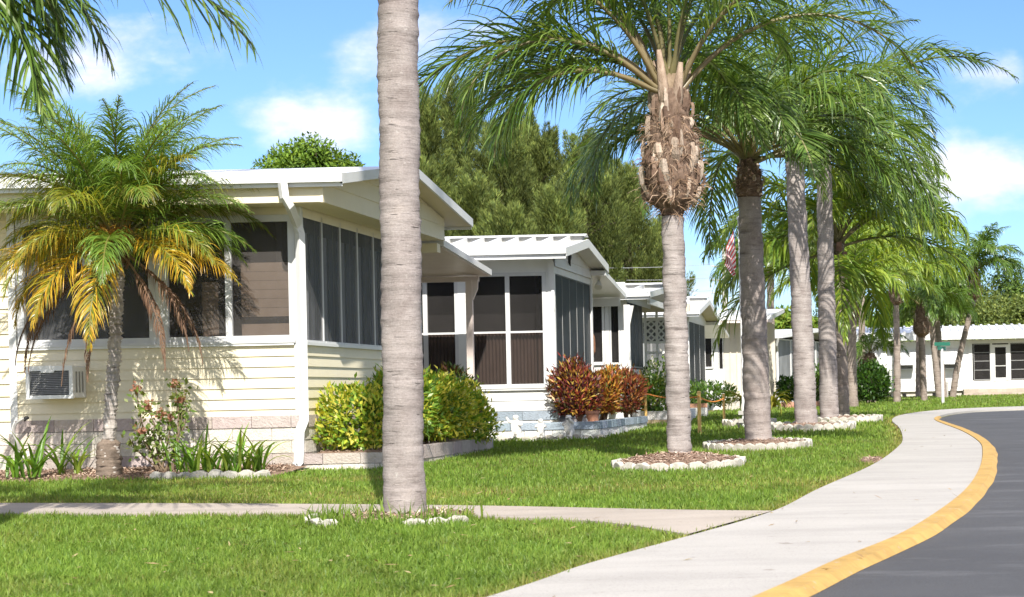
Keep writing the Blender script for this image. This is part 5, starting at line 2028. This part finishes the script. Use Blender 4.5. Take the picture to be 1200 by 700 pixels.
x, y, rx, ry = RINGS[1]
mulch_bed('mulch', disc(x, y, rx * .97, ry * .97), 2600, 41, dome(.13))
ring_of_stones(x, y, rx, ry, .19, .07, 'white scalloped edging stone in the ring round the palm with the fat shaggy head', 'edging ring of the shaggy headed palm')
x, y, rx, ry = RINGS[2]
mulch_bed('mulch', disc(x, y, rx * .97, ry * .97), 1500, 42, dome(.09))
ring_of_stones(x, y, rx, ry, .15, .075, 'white scalloped edging stone in the ring round the dark stained palm trunk', 'edging ring of the stained palm')
x, y, rx, ry = RINGS[3]
mulch_bed('mulch', disc(x, y, rx * .97, ry * .97), 900, 43, dome(.10))
ring_of_stones(x, y, rx, ry, .17, .11, 'white scalloped edging stone in the ring round the thick grey palm', 'edging ring of the thick grey palm')
x, y, rx, ry = RINGS[4]
mulch_bed('mulch', disc(x, y, rx * .97, ry * .97), 900, 44, dome(.10))
ring_of_stones(x, y, rx, ry, .17, .11, 'white scalloped edging stone in the ring round the tall slim palm at the kerb side', 'edging ring of the slim kerb palm')
x, y, rx, ry = RINGS[0]
mulch_bed('mulch', disc(x, y, rx * .8, ry * .7), 900, 45, dome(.05))
ring_of_stones(x, y, rx, ry, .15, .055, 'weathered white edging stone half sunk in the grass round the nearest palm', 'edging ring of the nearest palm', skip=lambda a: (a < 2.9) or (3.45 < a < 3.8) or (4.2 < a < 5.0) or a > 5.75, sink=.012)
# double ring by the flagpole
xf, yf_ = xat(872, 30.3, 500), 30.3
mulch_bed('mulch', disc(xf + .1, yf_, .42, .42), 300, 46, dome(.08))
ring_of_stones(xf + .1, yf_, .45, .45, .14, .13, 'white scalloped edging stone in the small ring at the foot of the flagpole', 'edging ring of the flagpole')
NG2 = [(xf + .1, yf_, .46, .46)]
# bed along home 1
bx0, bx1 = xat(-60, 18.2, 550), xat(332, 18.2, 550)
mulch_bed('mulch', lambda u, v: (bx0 + (bx1 - bx0) * u, 17.95 + (Y1 - .1 - 17.95) * v), 5200, 47, lambda u, v: .03 + .05 * v)
NOGRASS.append([(bx0, 18.0), (bx1, 18.0), (bx1, Y1), (bx0, Y1)])
i = 0
xx = xat(176, 17.9, 555)
while xx < bx1 - .05:
    wd = rr_.uniform(.13, .17)
    o = edging_stone(Vector((xx + wd / 2, 17.9 + rr_.normal(0, .012), float(gz(17.9)) + .015)), rr_.normal(0, .08), wd, rr_.uniform(.06, .085), .09, rr_, 'rounded white edging stone along the mulch bed of the cream home', 'edging row of the mulch bed')
    xx += wd * 1.02
# bare patch where the lawn meets the pavement
b_ = gp(1024, 541)
mulch_bed('bare_soil', disc(b_.x - .02, b_.y, .12, .45), 60, 50, lambda u, v: .028)
NG2.append((b_.x - .02, b_.y, .13, .45))
# mulch in the planters
mulch_bed('mulch', lambda u, v: (X1 + .1 + (xp1 - .12 - X1 - .1) * u, 19.05 + 4.2 * v), 2600, 48, lambda u, v: .20)
mulch_bed('mulch', lambda u, v: (-5.5 + (.66) * u, 26.45 + 4.7 * v), 1200, 49, lambda u, v: .17)
# pebble edge in front of planter of home 2
GPB = 'white edging stones along the blue capped planter'
xx = -7.4
while xx < -4.75:
    wd = rr_.uniform(.14, .2)
    edging_stone(Vector((xx + wd / 2, 26.15 + rr_.normal(0, .02), float(gz(26.15)) + .01)), rr_.normal(0, .1), wd, rr_.uniform(.05, .075), .08, rr_, 'small white edging stone in the row at the foot of the blue capped planter', GPB)
    xx += wd * 1.05
NOGRASS.append([(-7.5, 25.55), (-4.75, 25.55), (-4.7, 26.4), (-7.5, 26.4)])
r_ = np.random.default_rng(61)
n_ = 2600
P = np.stack([r_.uniform(-7.5, -4.72, n_), r_.uniform(25.55, 26.34, n_), np.zeros(n_)], 1)
P[:, 2] = gz(P[:, 1]) + .012
V, Q, C = leaf_quads(P, rand_dirs(n_, r_) * np.array([1, 1, .3]), rand_dirs(n_, r_) * .6 + np.array([0, 0, 1]), r_.uniform(.04, .08, n_), r_.uniform(.04, .07, n_), palette(n_, [(.74, .72, .68), (.62, .60, .55), (.5, .47, .42)], r_))
gv = link('gravel', npmesh('gravel', V, Q, col=C, mat=M['chips']))
tag(gv, 'white gravel strip at the foot of the blue capped planter', None, None, 'stuff')

# planters of homes 3 and 4, brick edging of home 6
p3r = empty('planter', (-4.9, 33.2, .33), 'low white and tan block planter by the flat roofed home', 'planter')
mb = MB()
TAN = (.46, .37, .24)
blocks(mb, frameF(33.1), xat(733, 33.1, 480), xat(783, 33.1, 480), .22, [(.20, TAN), (.17, WB)], .4, .14)
blocks(mb, frameE(xat(783, 33.1, 480)), 33.1, 37.4, .22, [(.20, WB), (.17, WB)], .4, .14)
mb.build('block_wall', M['block'], p3r)
p4r = empty('planter', (-4.6, 40.4, .35), 'low white block planter with terracotta cap behind the orange rope', 'planter')
mb = MB()
blocks(mb, frameF(40.3), xat(796, 40.3, 480), xat(829, 40.3, 480), .22, [(.19, WB), (.16, WB), (.10, (.55, .30, .20))], .4, .14)
mb.build('block_wall', M['brick'], p4r)
p6r = empty('planter', (xat(925, 52, 465), 52, .38), 'low red brick edging in front of the grey screened porch', 'planter')
mb = MB()
blocks(mb, frameF(52), xat(915, 52, 468), xat(968, 52, 468), .30, [(.14, (.50, .25, .18)), (.14, (.55, .30, .22))], .3, .14)
mb.build('brick_wall', M['brick'], p6r)

# ------------------------------------------------------------------ small things
# outdoor tap on the cream home
ft = at(30, 490, 18.95)
tp = empty('garden_tap', (ft.x, 18.9, float(gz(18.9))), 'outdoor tap on a bent grey pipe at the left corner of the cream home', 'tap')
mb = MB()
pth = [at(31, 490, 18.90), at(25, 492, 18.86), at(18, 498, 18.84), at(16, 508, 18.84), at(21, 520, 18.84), at(24, 534, 18.86), at(24, 552, 18.88)]
mb.tube(catmull(pth, 5), .016, 8)
mb.build('pipe', M['pipe'], tp)
mb = MB()
mb.ball(at(31, 490, 18.88), (.03, .03, .022), 8, 5)
mb.tube([at(31, 490, 18.88), at(31, 490, 18.88) + Vector((0, -.04, -.03))], .011, 6)
mb.build('tap_valve', M['black'], tp)


# cherub figures
def cherub(px, py, Y, arm, label, sc=1.0):
    g = at(px, py, Y)
    g.z = float(gz(Y)) + .05
    root = bpy.data.objects.new('cherub_statue', None)
    me = bpy.data.meshes.new('cherub_statue')
    J = {'pel': (0, 0, .10, .055), 'bel': (0, -.012, .155, .062), 'che': (0, 0, .21, .052), 'nec': (0, 0, .248, .026), 'hd1': (0, -.008, .285, .046), 'hd2': (0, -.004, .325, .040),
         'hl': (-.035, -.01, .085, .036), 'kl': (-.05, -.05, .055, .028), 'fl': (-.045, -.06, .0, .024), 'hr': (.035, -.01, .085, .036), 'kr': (.05, -.045, .05, .028), 'fr': (.045, -.06, .0, .024),
         'sl': (-.055, 0, .22, .026), 'el': (-.09, -.02, .18, .02), 'wl': (-.05, -.065, .19, .016), 'sr': (.055, 0, .22, .026), 'er': (.09, -.02, .18, .02), 'wr': (.05, -.065, .19, .016), 'ba': (0, .01, .03, .07)}
    if arm == 1:
        J['el'] = (-.10, -.01, .235, .02); J['wl'] = (-.13, -.02, .30, .016)
    if arm == 2:
        J['wr'] = (.03, -.06, .275, .018); J['er'] = (.085, -.03, .20, .02)
    names = list(J)
    E = [('pel', 'bel'), ('bel', 'che'), ('che', 'nec'), ('nec', 'hd1'), ('hd1', 'hd2'), ('pel', 'hl'), ('hl', 'kl'), ('kl', 'fl'), ('pel', 'hr'), ('hr', 'kr'), ('kr', 'fr'), ('che', 'sl'), ('sl', 'el'), ('el', 'wl'), ('che', 'sr'), ('sr', 'er'), ('er', 'wr'), ('pel', 'ba')]
    me.from_pydata([tuple(np.array(J[k][:3]) * sc) for k in names], [(names.index(a), names.index(b)) for a, b in E], [])
    o = link('cherub_statue', me)
    o.location = g
    o.rotation_euler.z = rr_.normal(.1, .2)
    sk = o.modifiers.new('skin', 'SKIN')
    for i, k in enumerate(names):
        me.skin_vertices[0].data[i].radius = (J[k][3] * sc,) * 2
        me.skin_vertices[0].data[i].use_root = (k == 'pel')
    sb = o.modifiers.new('sub', 'SUBSURF')
    sb.levels = sb.render_levels = 2
    me.materials.append(M['stone_white'])
    tag(o, label, 'statue', 'small white garden cherubs')
    return o


cherub(605, 514, 25.8, 1, 'white cherub statue with one arm raised, before the blue capped planter', 1.1)
cherub(634, 514, 25.8, 0, 'smallest white cherub statue, between two others at the blue capped planter', .9)
cherub(667, 514, 25.85, 2, 'white cherub statue with a hand to its face, right end of the group', 1.05)
cherub(574, 514, 25.8, 0, 'white cherub statue nearest to the yellow green hedge', .85)

# stakes and rope
stk = []
for i, (px, py0, py1, Y, w_, lab) in enumerate(((820, 509, 459, 27.0, .055, 'thick wooden stake holding an orange rope on the lawn'), (849, 500, 462, 31.0, .042, 'thin wooden stake farther back on the orange rope'), (757, 480, 456, 33.0, .05, 'wooden stake at the house end of the orange rope, by the rusty leaved shrub'))):
    b_ = at(px, py0, Y); b_.z = float(gz(Y))
    t_ = at(px - 1, py1, Y)
    mb = MB()
    w = w_ / 2
    mb.hexa([(b_.x - w, Y - w, b_.z - .03), (b_.x + w, Y - w, b_.z - .03), (b_.x + w, Y + w, b_.z - .03), (b_.x - w, Y + w, b_.z - .03), (t_.x - w, Y - w, t_.z), (t_.x + w, Y - w, t_.z), (t_.x + w * .9, Y + w, t_.z + .01), (t_.x - w * .9, Y + w, t_.z + .01)])
    o = mb.build('wooden_stake', M['wood_stake'], bevel=.004)
    tag(o, lab, 'stake', 'stakes of the orange rope')
    stk.append(Vector((t_.x, Y - w - .012, t_.z - .08)))
mb = MB()
for a, b_, sag in ((stk[2], stk[0], .06), (stk[0], stk[1], .07)):
    P = [a.lerp(b_, k / 12) + Vector((0, 0, -sag * 4 * (k / 12) * (1 - k / 12))) for k in range(13)]
    mb.tube(P, .012, 6)
tag(mb.build('rope', M['rope']), 'orange rope strung between wooden stakes on the lawn', 'rope')

# flagpole with a drooping flag
Yf = 29.6
b_ = at(872, 501, Yf); b_.z = float(gz(Yf))
fpz = zat(866, 258, Yf)
fl = empty('flagpole', b_, 'thin white flagpole beside the stained palm trunk', 'flagpole')
mb = MB()
mb.tube([b_ + Vector((0, 0, -.05)), b_ + Vector((0, 0, 1.5)), Vector((b_.x - .015, Yf, fpz))], [.034, .030, .022], 10)
mb.build('pole', M['white_metal'], fl)
mb = MB()
mb.ball((b_.x - .015, Yf, fpz + .03), .045, 10, 6)
mb.build('finial', M['white_metal'], fl)
mb = MB()
for z in (.10, .24):
    mb.box(b_.x - .09, b_.x + .09, Yf - .05, Yf + .05, b_.z + z, b_.z + z + .07)
mb.build('bracket', M['utility'], fl)
# flag: hangs in folds; stripes follow the cloth
r_ = np.random.default_rng(3)
NU, NV = 40, 26
Wf, Hf = 1.1, .72
ztop = fpz - .12
V, C = [], []
for j in range(NV + 1):
    for i in range(NU + 1):
        u, v = i / NU, j / NV            # u: fly, v: hoist downwards
        gather = .20 * u ** .8
        x = b_.x - .10 + (-.5 + .9 * v) * .10 * u - gather * (.75 - .5 * v) + .02 * math.sin(9 * u + 2 * v)
        z = ztop - v * Hf * (1 - .45 * u) - u * .66 * (.95 - .25 * v)
        y = Yf - .035 - .07 * u * math.sin(11 * u + 3 * v) - .05 * math.sin(7 * v + 4 * u) * u
        V.append((x, y, z))
        stripe = int(v * 13) % 2 == 0
        c = (.55, .045, .05) if stripe else (.82, .80, .78)
        if u < .12 and v < 6 / 13:
            c = (.03, .05, .17)
            if (i % 4 == 2) and (j % 3 == 1): c = (.8, .8, .8)
        C.append(c)
Q = [(j * (NU + 1) + i, j * (NU + 1) + i + 1, (j + 1) * (NU + 1) + i + 1, (j + 1) * (NU + 1) + i) for j in range(NV) for i in range(NU)]
tag(link('flag', npmesh('flag', V, Q, col=C, mat=M['flag'], smooth=True)), 'red and white striped flag hanging limp from the white pole', 'flag')

# street sign
Ys = 56.0
b_ = at(1105, 472, Ys); b_.z = float(gz(Ys))
t_ = at(1103.5, 409, Ys)
ss = empty('street_sign', b_, 'white street sign post with two crossed green name blades', 'street sign')
mb = MB()
mb.tube([b_ + Vector((0, 0, -.05)), Vector((t_.x, Ys, t_.z))], .05, 8)
mb.build('post', M['white_metal'], ss)
mb = MB()
mb.box(t_.x - .24, t_.x + .28, Ys - .012, Ys + .012, t_.z + .10, t_.z + .22)
mb.build('name_blade', M['green_sign'], ss)
mb = MB(Matrix.Translation((t_.x, Ys, 0)) @ Matrix.Rotation(R(68), 4, 'Z') @ Matrix.Translation((-t_.x, -Ys, 0)))
mb.box(t_.x - .35, t_.x + .35, Ys - .012, Ys + .012, t_.z - .04, t_.z + .08)
mb.build('name_blade', M['green_sign'], ss)
# utility cabinet
Yc = 80.0
c_ = at(1104.5, 465, Yc); c_.z = float(gz(Yc))
ub = empty('utility_cabinet', c_, 'grey metal utility cabinet on the lawn behind the street sign', 'cabinet')
mb = MB()
mb.box(c_.x - .27, c_.x + .27, Yc - .2, Yc + .2, c_.z - .02, c_.z + .68)
mb.build('case', M['utility'], ub, bevel=.03)
mb = MB()
mb.box(c_.x - .22, c_.x + .22, Yc - .215, Yc - .203, c_.z + .08, c_.z + .6)
mb.build('door', M['utility'], ub)
mb = MB()
mb.box(c_.x - .29, c_.x + .29, Yc - .22, Yc + .22, c_.z + .683, c_.z + .72)
mb.build('lid', M['utility'], ub)
# ornament by the window of home 3
oz0, oz1 = z3(416, 696), z3(391, 696)
ox = xw3(695)
mb = MB()
mb.tube([(ox, Y3 - .06, oz0), (ox, Y3 - .06, oz0 + .06), (ox, Y3 - .06, (oz0 + oz1) / 2), (ox, Y3 - .06, oz1 - .08), (ox, Y3 - .06, oz1)], [.02, .055, .06, .05, .02], 10)
tag(mb.build('hanging_ornament', M['brown_wood']), 'brown wooden ornament hanging on the white window frame next to the red shrubs', 'ornament')
# terracotta pot among the crotons
mb = MB()
mb.tube([(-4.93, 26.95, .46), (-4.93, 26.95, .64), (-4.93, 26.95, .64), (-4.93, 26.95, .68)], [.075, .10, .115, .115], 14)
tag(mb.build('flower_pot', M['terracotta'], smooth=False), 'small terracotta pot at the foot of the red leaved shrub', 'pot')

# utility pole and wires
Yu = 78.0
u0 = at(850.5, 462, Yu); u0.z = float(gz(Yu))
u1 = at(848.5, 290, Yu)
up = empty('utility_pole', u0, 'pale utility pole with curved wire arms against the sky', 'utility pole')
mb = MB()
mb.tube([u0, u1], [.15, .10], 8)
mb.build('pole', M['pole'], up)
for py in (313, 329, 344):
    mb = MB()
    a = at(849, py + 2, Yu)
    mb.tube([a, a + Vector((-.25, 0, .10)), a + Vector((-.6, 0, .12))], .03, 6)
    mb.build('wire_arm', M['pole'], up)
for py0, py1, lab in ((306, 313, 'topmost pale power line crossing in front of the pines'), (320, 329, 'middle pale power line crossing in front of the pines'), (333, 344, 'lowest pale power line crossing in front of the pines')):
    a, b_ = at(849, py1, Yu) + Vector((-.6, 0, .14)), at(705, py0 - 1, Yu - 6)
    d = b_ - a
    mb = MB()
    P = [a + d * (k / 20 * 2.6) + Vector((0, 0, -.35 * 4 * (k / 20) * (1 - k / 20))) for k in range(21)]
    mb.tube(P, .013, 5)
    tag(mb.build('power_line', M['cable']), lab, 'power line', 'power lines by the pines')

# ------------------------------------------------------------------ background trees
def pine(px, py_top, Y, wpx, seed, label):
    """feathery Australian pine: upright plumes of fine needles."""
    r = np.random.default_rng(seed)
    b = at(px, 460, Y); b.z = float(gz(Y))
    H = zat(px, py_top + 14, Y) - b.z
    W = wpx * Y / FPX / 2
    root = empty('pine_tree', b, label, 'pine tree', 'feathery pines behind the homes')
    mb = MB()
    mb.tube([b, b + Vector((.1, 0, H * .5)), b + Vector((0, 0, H * .93))], [.28, .17, .03], 8)
    NP = 190
    base, tipd, ln, rad = [], [], [], []
    for i in range(NP):
        t = .12 + .88 * (i / NP) ** .85
        env = math.sin(min(1, (1 - t) * 1.35 + .10) * PI * .5) * (.75 + .25 * math.sin(t * 9 + seed))
        az = i * 2.399 + r.normal(0, .3)
        rr = W * env * r.uniform(.45, 1.0)
        p = np.array([math.cos(az) * rr, math.sin(az) * rr * .8, H * t])
        base.append(p)
        e = np.array([math.cos(az), math.sin(az), 0])
        tipd.append(unit(e * r.uniform(.1, .5) + np.array([r.normal(0, .15), 0, 1])))
        l = r.uniform(1.2, 2.4) * (1 - .4 * t)
        ln.append(l)
        rad.append(l * r.uniform(.21, .31))
        if i % 3 == 0:
            mb.tube([b + Vector((0, 0, H * t - rr * .35)), b + Vector((p[0] * .6, p[1] * .6, H * t - rr * .05)), b + Vector(p)], [.06, .045, .02], 5)
    mb.build('trunk', M['bark'], root)
    base, tipd, ln, rad = map(np.array, (base, tipd, ln, rad))
    k = 360
    n = NP * k
    idx = np.repeat(np.arange(NP), k)
    s = r.uniform(-.15, 1, n)
    prof = np.sqrt(np.clip(1 - ((s - .2) / .82) ** 2, .02, 1)) * (1.05 - .45 * np.clip(s, 0, 1))
    a = r.uniform(0, 2 * PI, n)
    q = np.sqrt(r.uniform(.15, 1, n)) * prof
    off = np.stack([np.cos(a) * q, np.sin(a) * q, np.zeros(n)], 1) * rad[idx][:, None]
    P = base[idx] + tipd[idx] * (s * ln[idx])[:, None] + off
    D = unit(off * .75 / rad[idx][:, None] + tipd[idx] * .85 + rand_dirs(n, r) * .5 + np.array([0, 0, .1]))
    N = unit(off + rand_dirs(n, r) * .5)
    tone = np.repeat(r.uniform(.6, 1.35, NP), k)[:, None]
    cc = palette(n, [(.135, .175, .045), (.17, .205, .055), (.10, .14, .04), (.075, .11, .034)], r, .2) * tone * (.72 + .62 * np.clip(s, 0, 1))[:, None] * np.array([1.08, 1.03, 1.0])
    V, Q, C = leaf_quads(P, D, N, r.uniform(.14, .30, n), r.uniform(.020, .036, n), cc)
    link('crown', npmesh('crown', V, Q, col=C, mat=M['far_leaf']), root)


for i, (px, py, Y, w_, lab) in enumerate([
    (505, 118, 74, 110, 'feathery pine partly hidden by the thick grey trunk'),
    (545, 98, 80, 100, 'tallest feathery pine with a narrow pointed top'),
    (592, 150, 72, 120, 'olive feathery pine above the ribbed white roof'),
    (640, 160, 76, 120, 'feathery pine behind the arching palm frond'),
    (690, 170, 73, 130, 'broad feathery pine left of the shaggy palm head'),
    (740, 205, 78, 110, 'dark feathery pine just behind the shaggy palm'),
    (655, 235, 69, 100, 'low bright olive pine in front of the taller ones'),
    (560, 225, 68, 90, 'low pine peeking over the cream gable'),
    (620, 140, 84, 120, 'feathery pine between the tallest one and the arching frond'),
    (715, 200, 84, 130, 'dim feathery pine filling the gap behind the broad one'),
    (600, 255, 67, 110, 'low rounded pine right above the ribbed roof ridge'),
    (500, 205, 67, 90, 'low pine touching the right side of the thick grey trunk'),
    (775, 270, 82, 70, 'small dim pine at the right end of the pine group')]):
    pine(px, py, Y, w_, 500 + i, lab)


def broad_tree(px, py_top, Y, wpx, seed, label, cols, trunk_h=.4, group=None, squash=.75, nclump=46, leaf=.16, per=240, name='broadleaf_tree', hpx=None, r0=.2):
    r = np.random.default_rng(seed)
    b = at(px, 460, Y); b.z = float(gz(Y))
    H = zat(px, py_top, Y) - b.z
    W = wpx * Y / FPX / 2
    root = empty(name, b, label, 'tree', group)
    hz = H * (1 - trunk_h)
    cz = H - hz * .5
    mb = MB()
    mb.tube([b, b + Vector((.1, 0, H * trunk_h)), b + Vector((-.1, .1, H * .75))], [r0, r0 * .75, r0 * .3], 8)
    C0, R0 = [], []
    for i in range(nclump):
        d = rand_dirs(1, r)[0]
        d[2] = abs(d[2]) * 1.1 - .45
        q = r.uniform(.35, 1) ** .6
        p = np.array([d[0] * W * q * .88, d[1] * W * q * .75, cz + d[2] * hz * .55 * q])
        C0.append(p)
        R0.append(W * r.uniform(.20, .36))
        if i % 3 == 0:
            mb.tube([b + Vector((0, 0, H * trunk_h * .9)), b + Vector((p[0] * .5, p[1] * .5, (H * trunk_h + p[2]) / 2 + .2)), b + Vector(p)], [r0 * .45, r0 * .3, r0 * .08], 5)
    mb.build('trunk', M['bark'], root)
    C0, R0 = np.array(C0), np.array(R0)
    n = nclump * per
    idx = np.repeat(np.arange(nclump), per)
    d = rand_dirs(n, r)
    rr = R0[idx] * (r.uniform(.25, 1, n) ** .5)
    P = C0[idx] + d * rr[:, None] * np.array([1, 1, squash])
    D = unit(d * .6 + rand_dirs(n, r) + np.array([0, 0, -.15]))
    N = unit(d * .7 + rand_dirs(n, r) * .6 + np.array([0, 0, .7]))
    tone = np.repeat(r.uniform(.8, 1.2, nclump), per)[:, None]
    V, Q, C = leaf_quads(P, D, N, leaf * r.uniform(.7, 1.4, n), leaf * .5 * r.uniform(.7, 1.3, n), palette(n, cols, r, .2) * tone)
    link('crown', npmesh('crown', V, Q, col=C, mat=M['far_leaf']), root)


DG = [(.07, .12, .025), (.09, .15, .03), (.05, .09, .02), (.12, .18, .035)]
OL = [(.16, .20, .05), (.20, .235, .06), (.12, .16, .045), (.10, .14, .04)]
BG = [(.16, .25, .03), (.22, .30, .04), (.11, .20, .028), (.26, .32, .05)]
broad_tree(362, 154, 46, 150, 601, 'rounded green tree showing above the cream home roof', [(.13, .22, .03), (.18, .27, .035), (.09, .16, .025)], .62, None, .8, 40, .13, 300)
GT = 'trees beyond the long white home'
for i, (px, py, Y, w_, cols, lab) in enumerate([
    (1165, 330, 112, 130, OL, 'olive green tree mass right of the leaning palm'),
    (1215, 334, 108, 120, OL, 'olive green tree at the right edge of the view'),
    (1190, 298, 128, 110, DG, 'dark round tree top behind the olive ones at the right edge'),
    (1110, 292, 124, 130, DG, 'dark tall tree behind the leaning palm'),
    (1060, 340, 118, 110, DG, 'dark tree behind the bulb headed palms'),
    (1085, 372, 104, 110, BG, 'low bright green tree just above the long white roof'),
    (1020, 370, 108, 100, BG, 'low bright green tree behind the squat palm'),
    (990, 320, 120, 100, DG, 'dark tree behind the close pair of trunks'),
    (935, 345, 88, 95, BG, 'bright green tree above the grey screened porch'),
    (905, 352, 96, 70, BG, 'bright green tree beside the beige ribbed home'),
    (1150, 376, 102, 90, OL, 'low olive shrubby tree just above the white roof'),
    (1262, 330, 112, 110, OL, 'olive tree past the right edge')]):
    broad_tree(px, py, Y, w_, 620 + i, lab, cols, .12, GT, .85, 54, .26, 190)
broad_tree(20, 196, 60, 70, 650, 'small tree top behind the left end of the cream roof', [(.08, .14, .03), (.10, .17, .03)], .6, None, .8, 24, .15, 200)
for i, (px, py, lab) in enumerate(((100, 330, 'dim tree far behind the cream home, left'), (250, 330, 'dim tree far behind the cream home, right'))):
    pass

# ------------------------------------------------------------------ grass
def grass(name, n, y0, y1, seed, h, w, mat='grassblade', power=1.7, filt=None, tall=None):
    r = np.random.default_rng(seed)
    u = r.uniform(0, 1, n)
    k = 1 - power
    Y = (y0 ** k + u * (y1 ** k - y0 ** k)) ** (1 / k)
    lo, hi = -.555 * Y - 1.0, .085 * Y + 1.5
    X = lo + (hi - lo) * r.uniform(0, 1, n)
    keep = np.ones(n, bool)
    jx, jy = r.normal(0, .03, n), r.normal(0, .02, n)
    for p in NOGRASS:
        keep &= ~inside(p, X + jx, Y + jy)
    for (cx, cy, rx, ry) in RINGS[1:] + NG2:
        keep &= ((X - cx) / (rx + .02)) ** 2 + ((Y - cy) / (ry + .02)) ** 2 > 1
    cx, cy, rx, ry = RINGS[0]
    q0 = ((X - cx) / rx) ** 2 + ((Y - cy) / ry) ** 2
    keep &= ~((q0 < .4) & (r.uniform(0, 1, n) < .45))
    if filt is not None:
        keep &= filt(X, Y, r)
    X, Y = X[keep], Y[keep]
    n = len(X)
    # patchiness
    def vn(s, ph):
        return (np.sin(X * s + ph) * np.cos(Y * s * .8 + ph * 1.7) + np.sin(X * s * 2.3 + Y * s * 1.1 + ph * 3) * .6 + np.cos(Y * s * 2.9 - X * s * .7 + ph) * .4) / 2
    dry = np.clip(vn(1.5, 1.3) * .5 + vn(4.1, 4.) * .35 + vn(.45, 2.2) * .3 + r.normal(0, .22, n), -1, 1)
    # tired strips beside the paving and the beds
    edge = np.zeros(n)
    for P in (L_, pl_, pu_):
        A = np.array([(p.x, p.y) for p in P])
        xe = np.interp(Y, A[:, 1], A[:, 0]) if P is L_ else None
        if xe is not None:
            edge = np.maximum(edge, 1.3 * np.exp(-np.abs(X - xe) / .14))
        else:
            o = np.argsort(A[:, 0])
            yp = np.interp(X, A[o, 0], A[o, 1])
            edge = np.maximum(edge, .75 * np.exp(-np.abs(Y - yp) / .07))
    strip_ = np.exp(-((Y - (14.9 + .12 * (X + 3))) / .8) ** 2) * .9 + np.exp(-((Y - (17.2)) / .35) ** 2) * .9 * (X > -8) * (X < -5)
    d = np.clip(dry * .55 + edge * r.uniform(.2, 1.1, n) + strip_ * r.uniform(0, 1.3, n) + .03, 0, 1)
    g = palette(n, [(.165, .265, .036), (.135, .225, .03), (.21, .305, .05), (.10, .18, .024)], r, .16)
    g = g * (1 + .14 * vn(.8, .7) + .13 * vn(6.3, 3.1))[:, None]
    drc = palette(n, [(.36, .33, .08), (.44, .35, .14), (.30, .30, .06), (.26, .18, .09)], r, .15)
    bare = np.clip(vn(1.1, 9.2) * .9 + vn(3.3, 6.1) * .5 - .72, 0, 1) * 1.1
    d = np.clip(d + bare * r.uniform(.1, 1, n), 0, 1)
    m = np.clip(d * 1.25 - .12, 0, 1)[:, None]
    m = np.where(r.uniform(0, 1, (n, 1)) < .5, m, m * .35)
    m = np.maximum(m, np.clip(edge * r.uniform(.1, 1.2, n) - .15, 0, 1)[:, None])
    col = g * (1 - m) + drc * m
    hh = h * r.uniform(.55, 1.3, n) * (1 - .3 * m[:, 0]) * (1 + .15 * vn(2.2, 5) + .22 * np.clip(vn(7.1, 1.9), -1, 1))
    ww = w * r.uniform(.7, 1.3, n) * (1 + Y / 40)
    if tall is not None:
        hh = hh * tall(X, Y, r)
    az = r.uniform(0, 2 * PI, n)
    ln = np.abs(r.normal(.42, .3, n))
    e = np.stack([np.cos(az), np.sin(az), np.zeros(n)], 1)
    az2 = r.uniform(0, 2 * PI, n)
    wv = np.stack([np.cos(az2), np.sin(az2), np.zeros(n)], 1) * (ww * .5)[:, None]
    B = np.stack([X, Y, gz(Y) - .004], 1)
    up = np.array([0, 0, 1.0])
    Mid = B + (e * (np.sin(ln * .6) * hh * .55)[:, None] + up * (np.cos(ln * .6) * hh * .55)[:, None])
    Tip = Mid + (e * (np.sin(ln * 1.9) * hh * .5)[:, None] + up * (np.cos(ln * 1.9) * hh * .5)[:, None])
    V = np.stack([B - wv, B + wv, Mid + wv * .85, Mid - wv * .85, Tip], 1).reshape(-1, 3)
    b = np.arange(n) * 5
    Q = np.stack([b, b + 1, b + 2, b + 3], 1)
    T = np.stack([b + 3, b + 2, b + 4], 1)
    C = np.repeat(col, 5, 0)
    o = link(name, npmesh(name, V, Q, T, col=C, mat=M[mat]))
    return tag(o, 'green lawn grass of short blades with a few dry patches', None, None, 'stuff')


NOGRASS.append([(X1 + .05, Y1), (X1 + .06, Y1), (X1 + .06, Y1 + .01), (X1 + .05, Y1 + .01)])
o = grass('grass', 560000, 6.6, 26, 71, .056, .0062, power=1.75)
grass('grass', 150000, 24, 92, 72, .075, .012, power=1.5)
# dry leaf litter on the lawn and the paving
r_ = np.random.default_rng(88)
n_ = 700
Yl = r_.uniform(7.5, 26, n_)
Xl = -.5 * Yl + (.5 * Yl + 1.0) * r_.uniform(0, 1, n_)
off_ = np.zeros(n_, bool)
for p in NOGRASS[:2]:
    off_ |= inside(p, Xl, Yl)
kp = np.where(off_, r_.uniform(0, 1, n_) < .22, True)
for p in NOGRASS[2:]:
    kp &= ~inside(p, Xl, Yl)
Xl, Yl, off_ = Xl[kp], Yl[kp], off_[kp]
P = np.stack([Xl, Yl, gz(Yl) + np.where(off_, .046, .05)], 1)
n_ = len(P)
V, Q, C = leaf_quads(P, rand_dirs(n_, r_) * np.array([1, 1, .15]), rand_dirs(n_, r_) * .25 + np.array([0, 0, 1]), r_.uniform(.03, .09, n_), r_.uniform(.008, .02, n_), palette(n_, [(.34, .24, .13), (.26, .17, .09), (.42, .33, .18)], r_))
tag(link('leaf_litter', npmesh('leaf_litter', V, Q, col=C, mat=M['dead_leaf'])), 'dry brown bits of leaf lying on the lawn and pavement', None, None, 'stuff')
# longer weeds in the ring of the nearest palm
x, y, rx, ry = RINGS[0]
grass('grass', 5200000 // 40, 11.2, 13.4, 73, .062, .0075, power=1.01, filt=lambda X, Y, r: (((X - x) / (rx * 1.05)) ** 2 + ((Y - y) / (ry * 1.1)) ** 2 < 1) & (r.uniform(0, 1, len(X)) < .55),
      tall=lambda X, Y, r: 1 + (r.uniform(0, 1, len(X)) < .25) * r.uniform(.3, 2.2, len(X)))
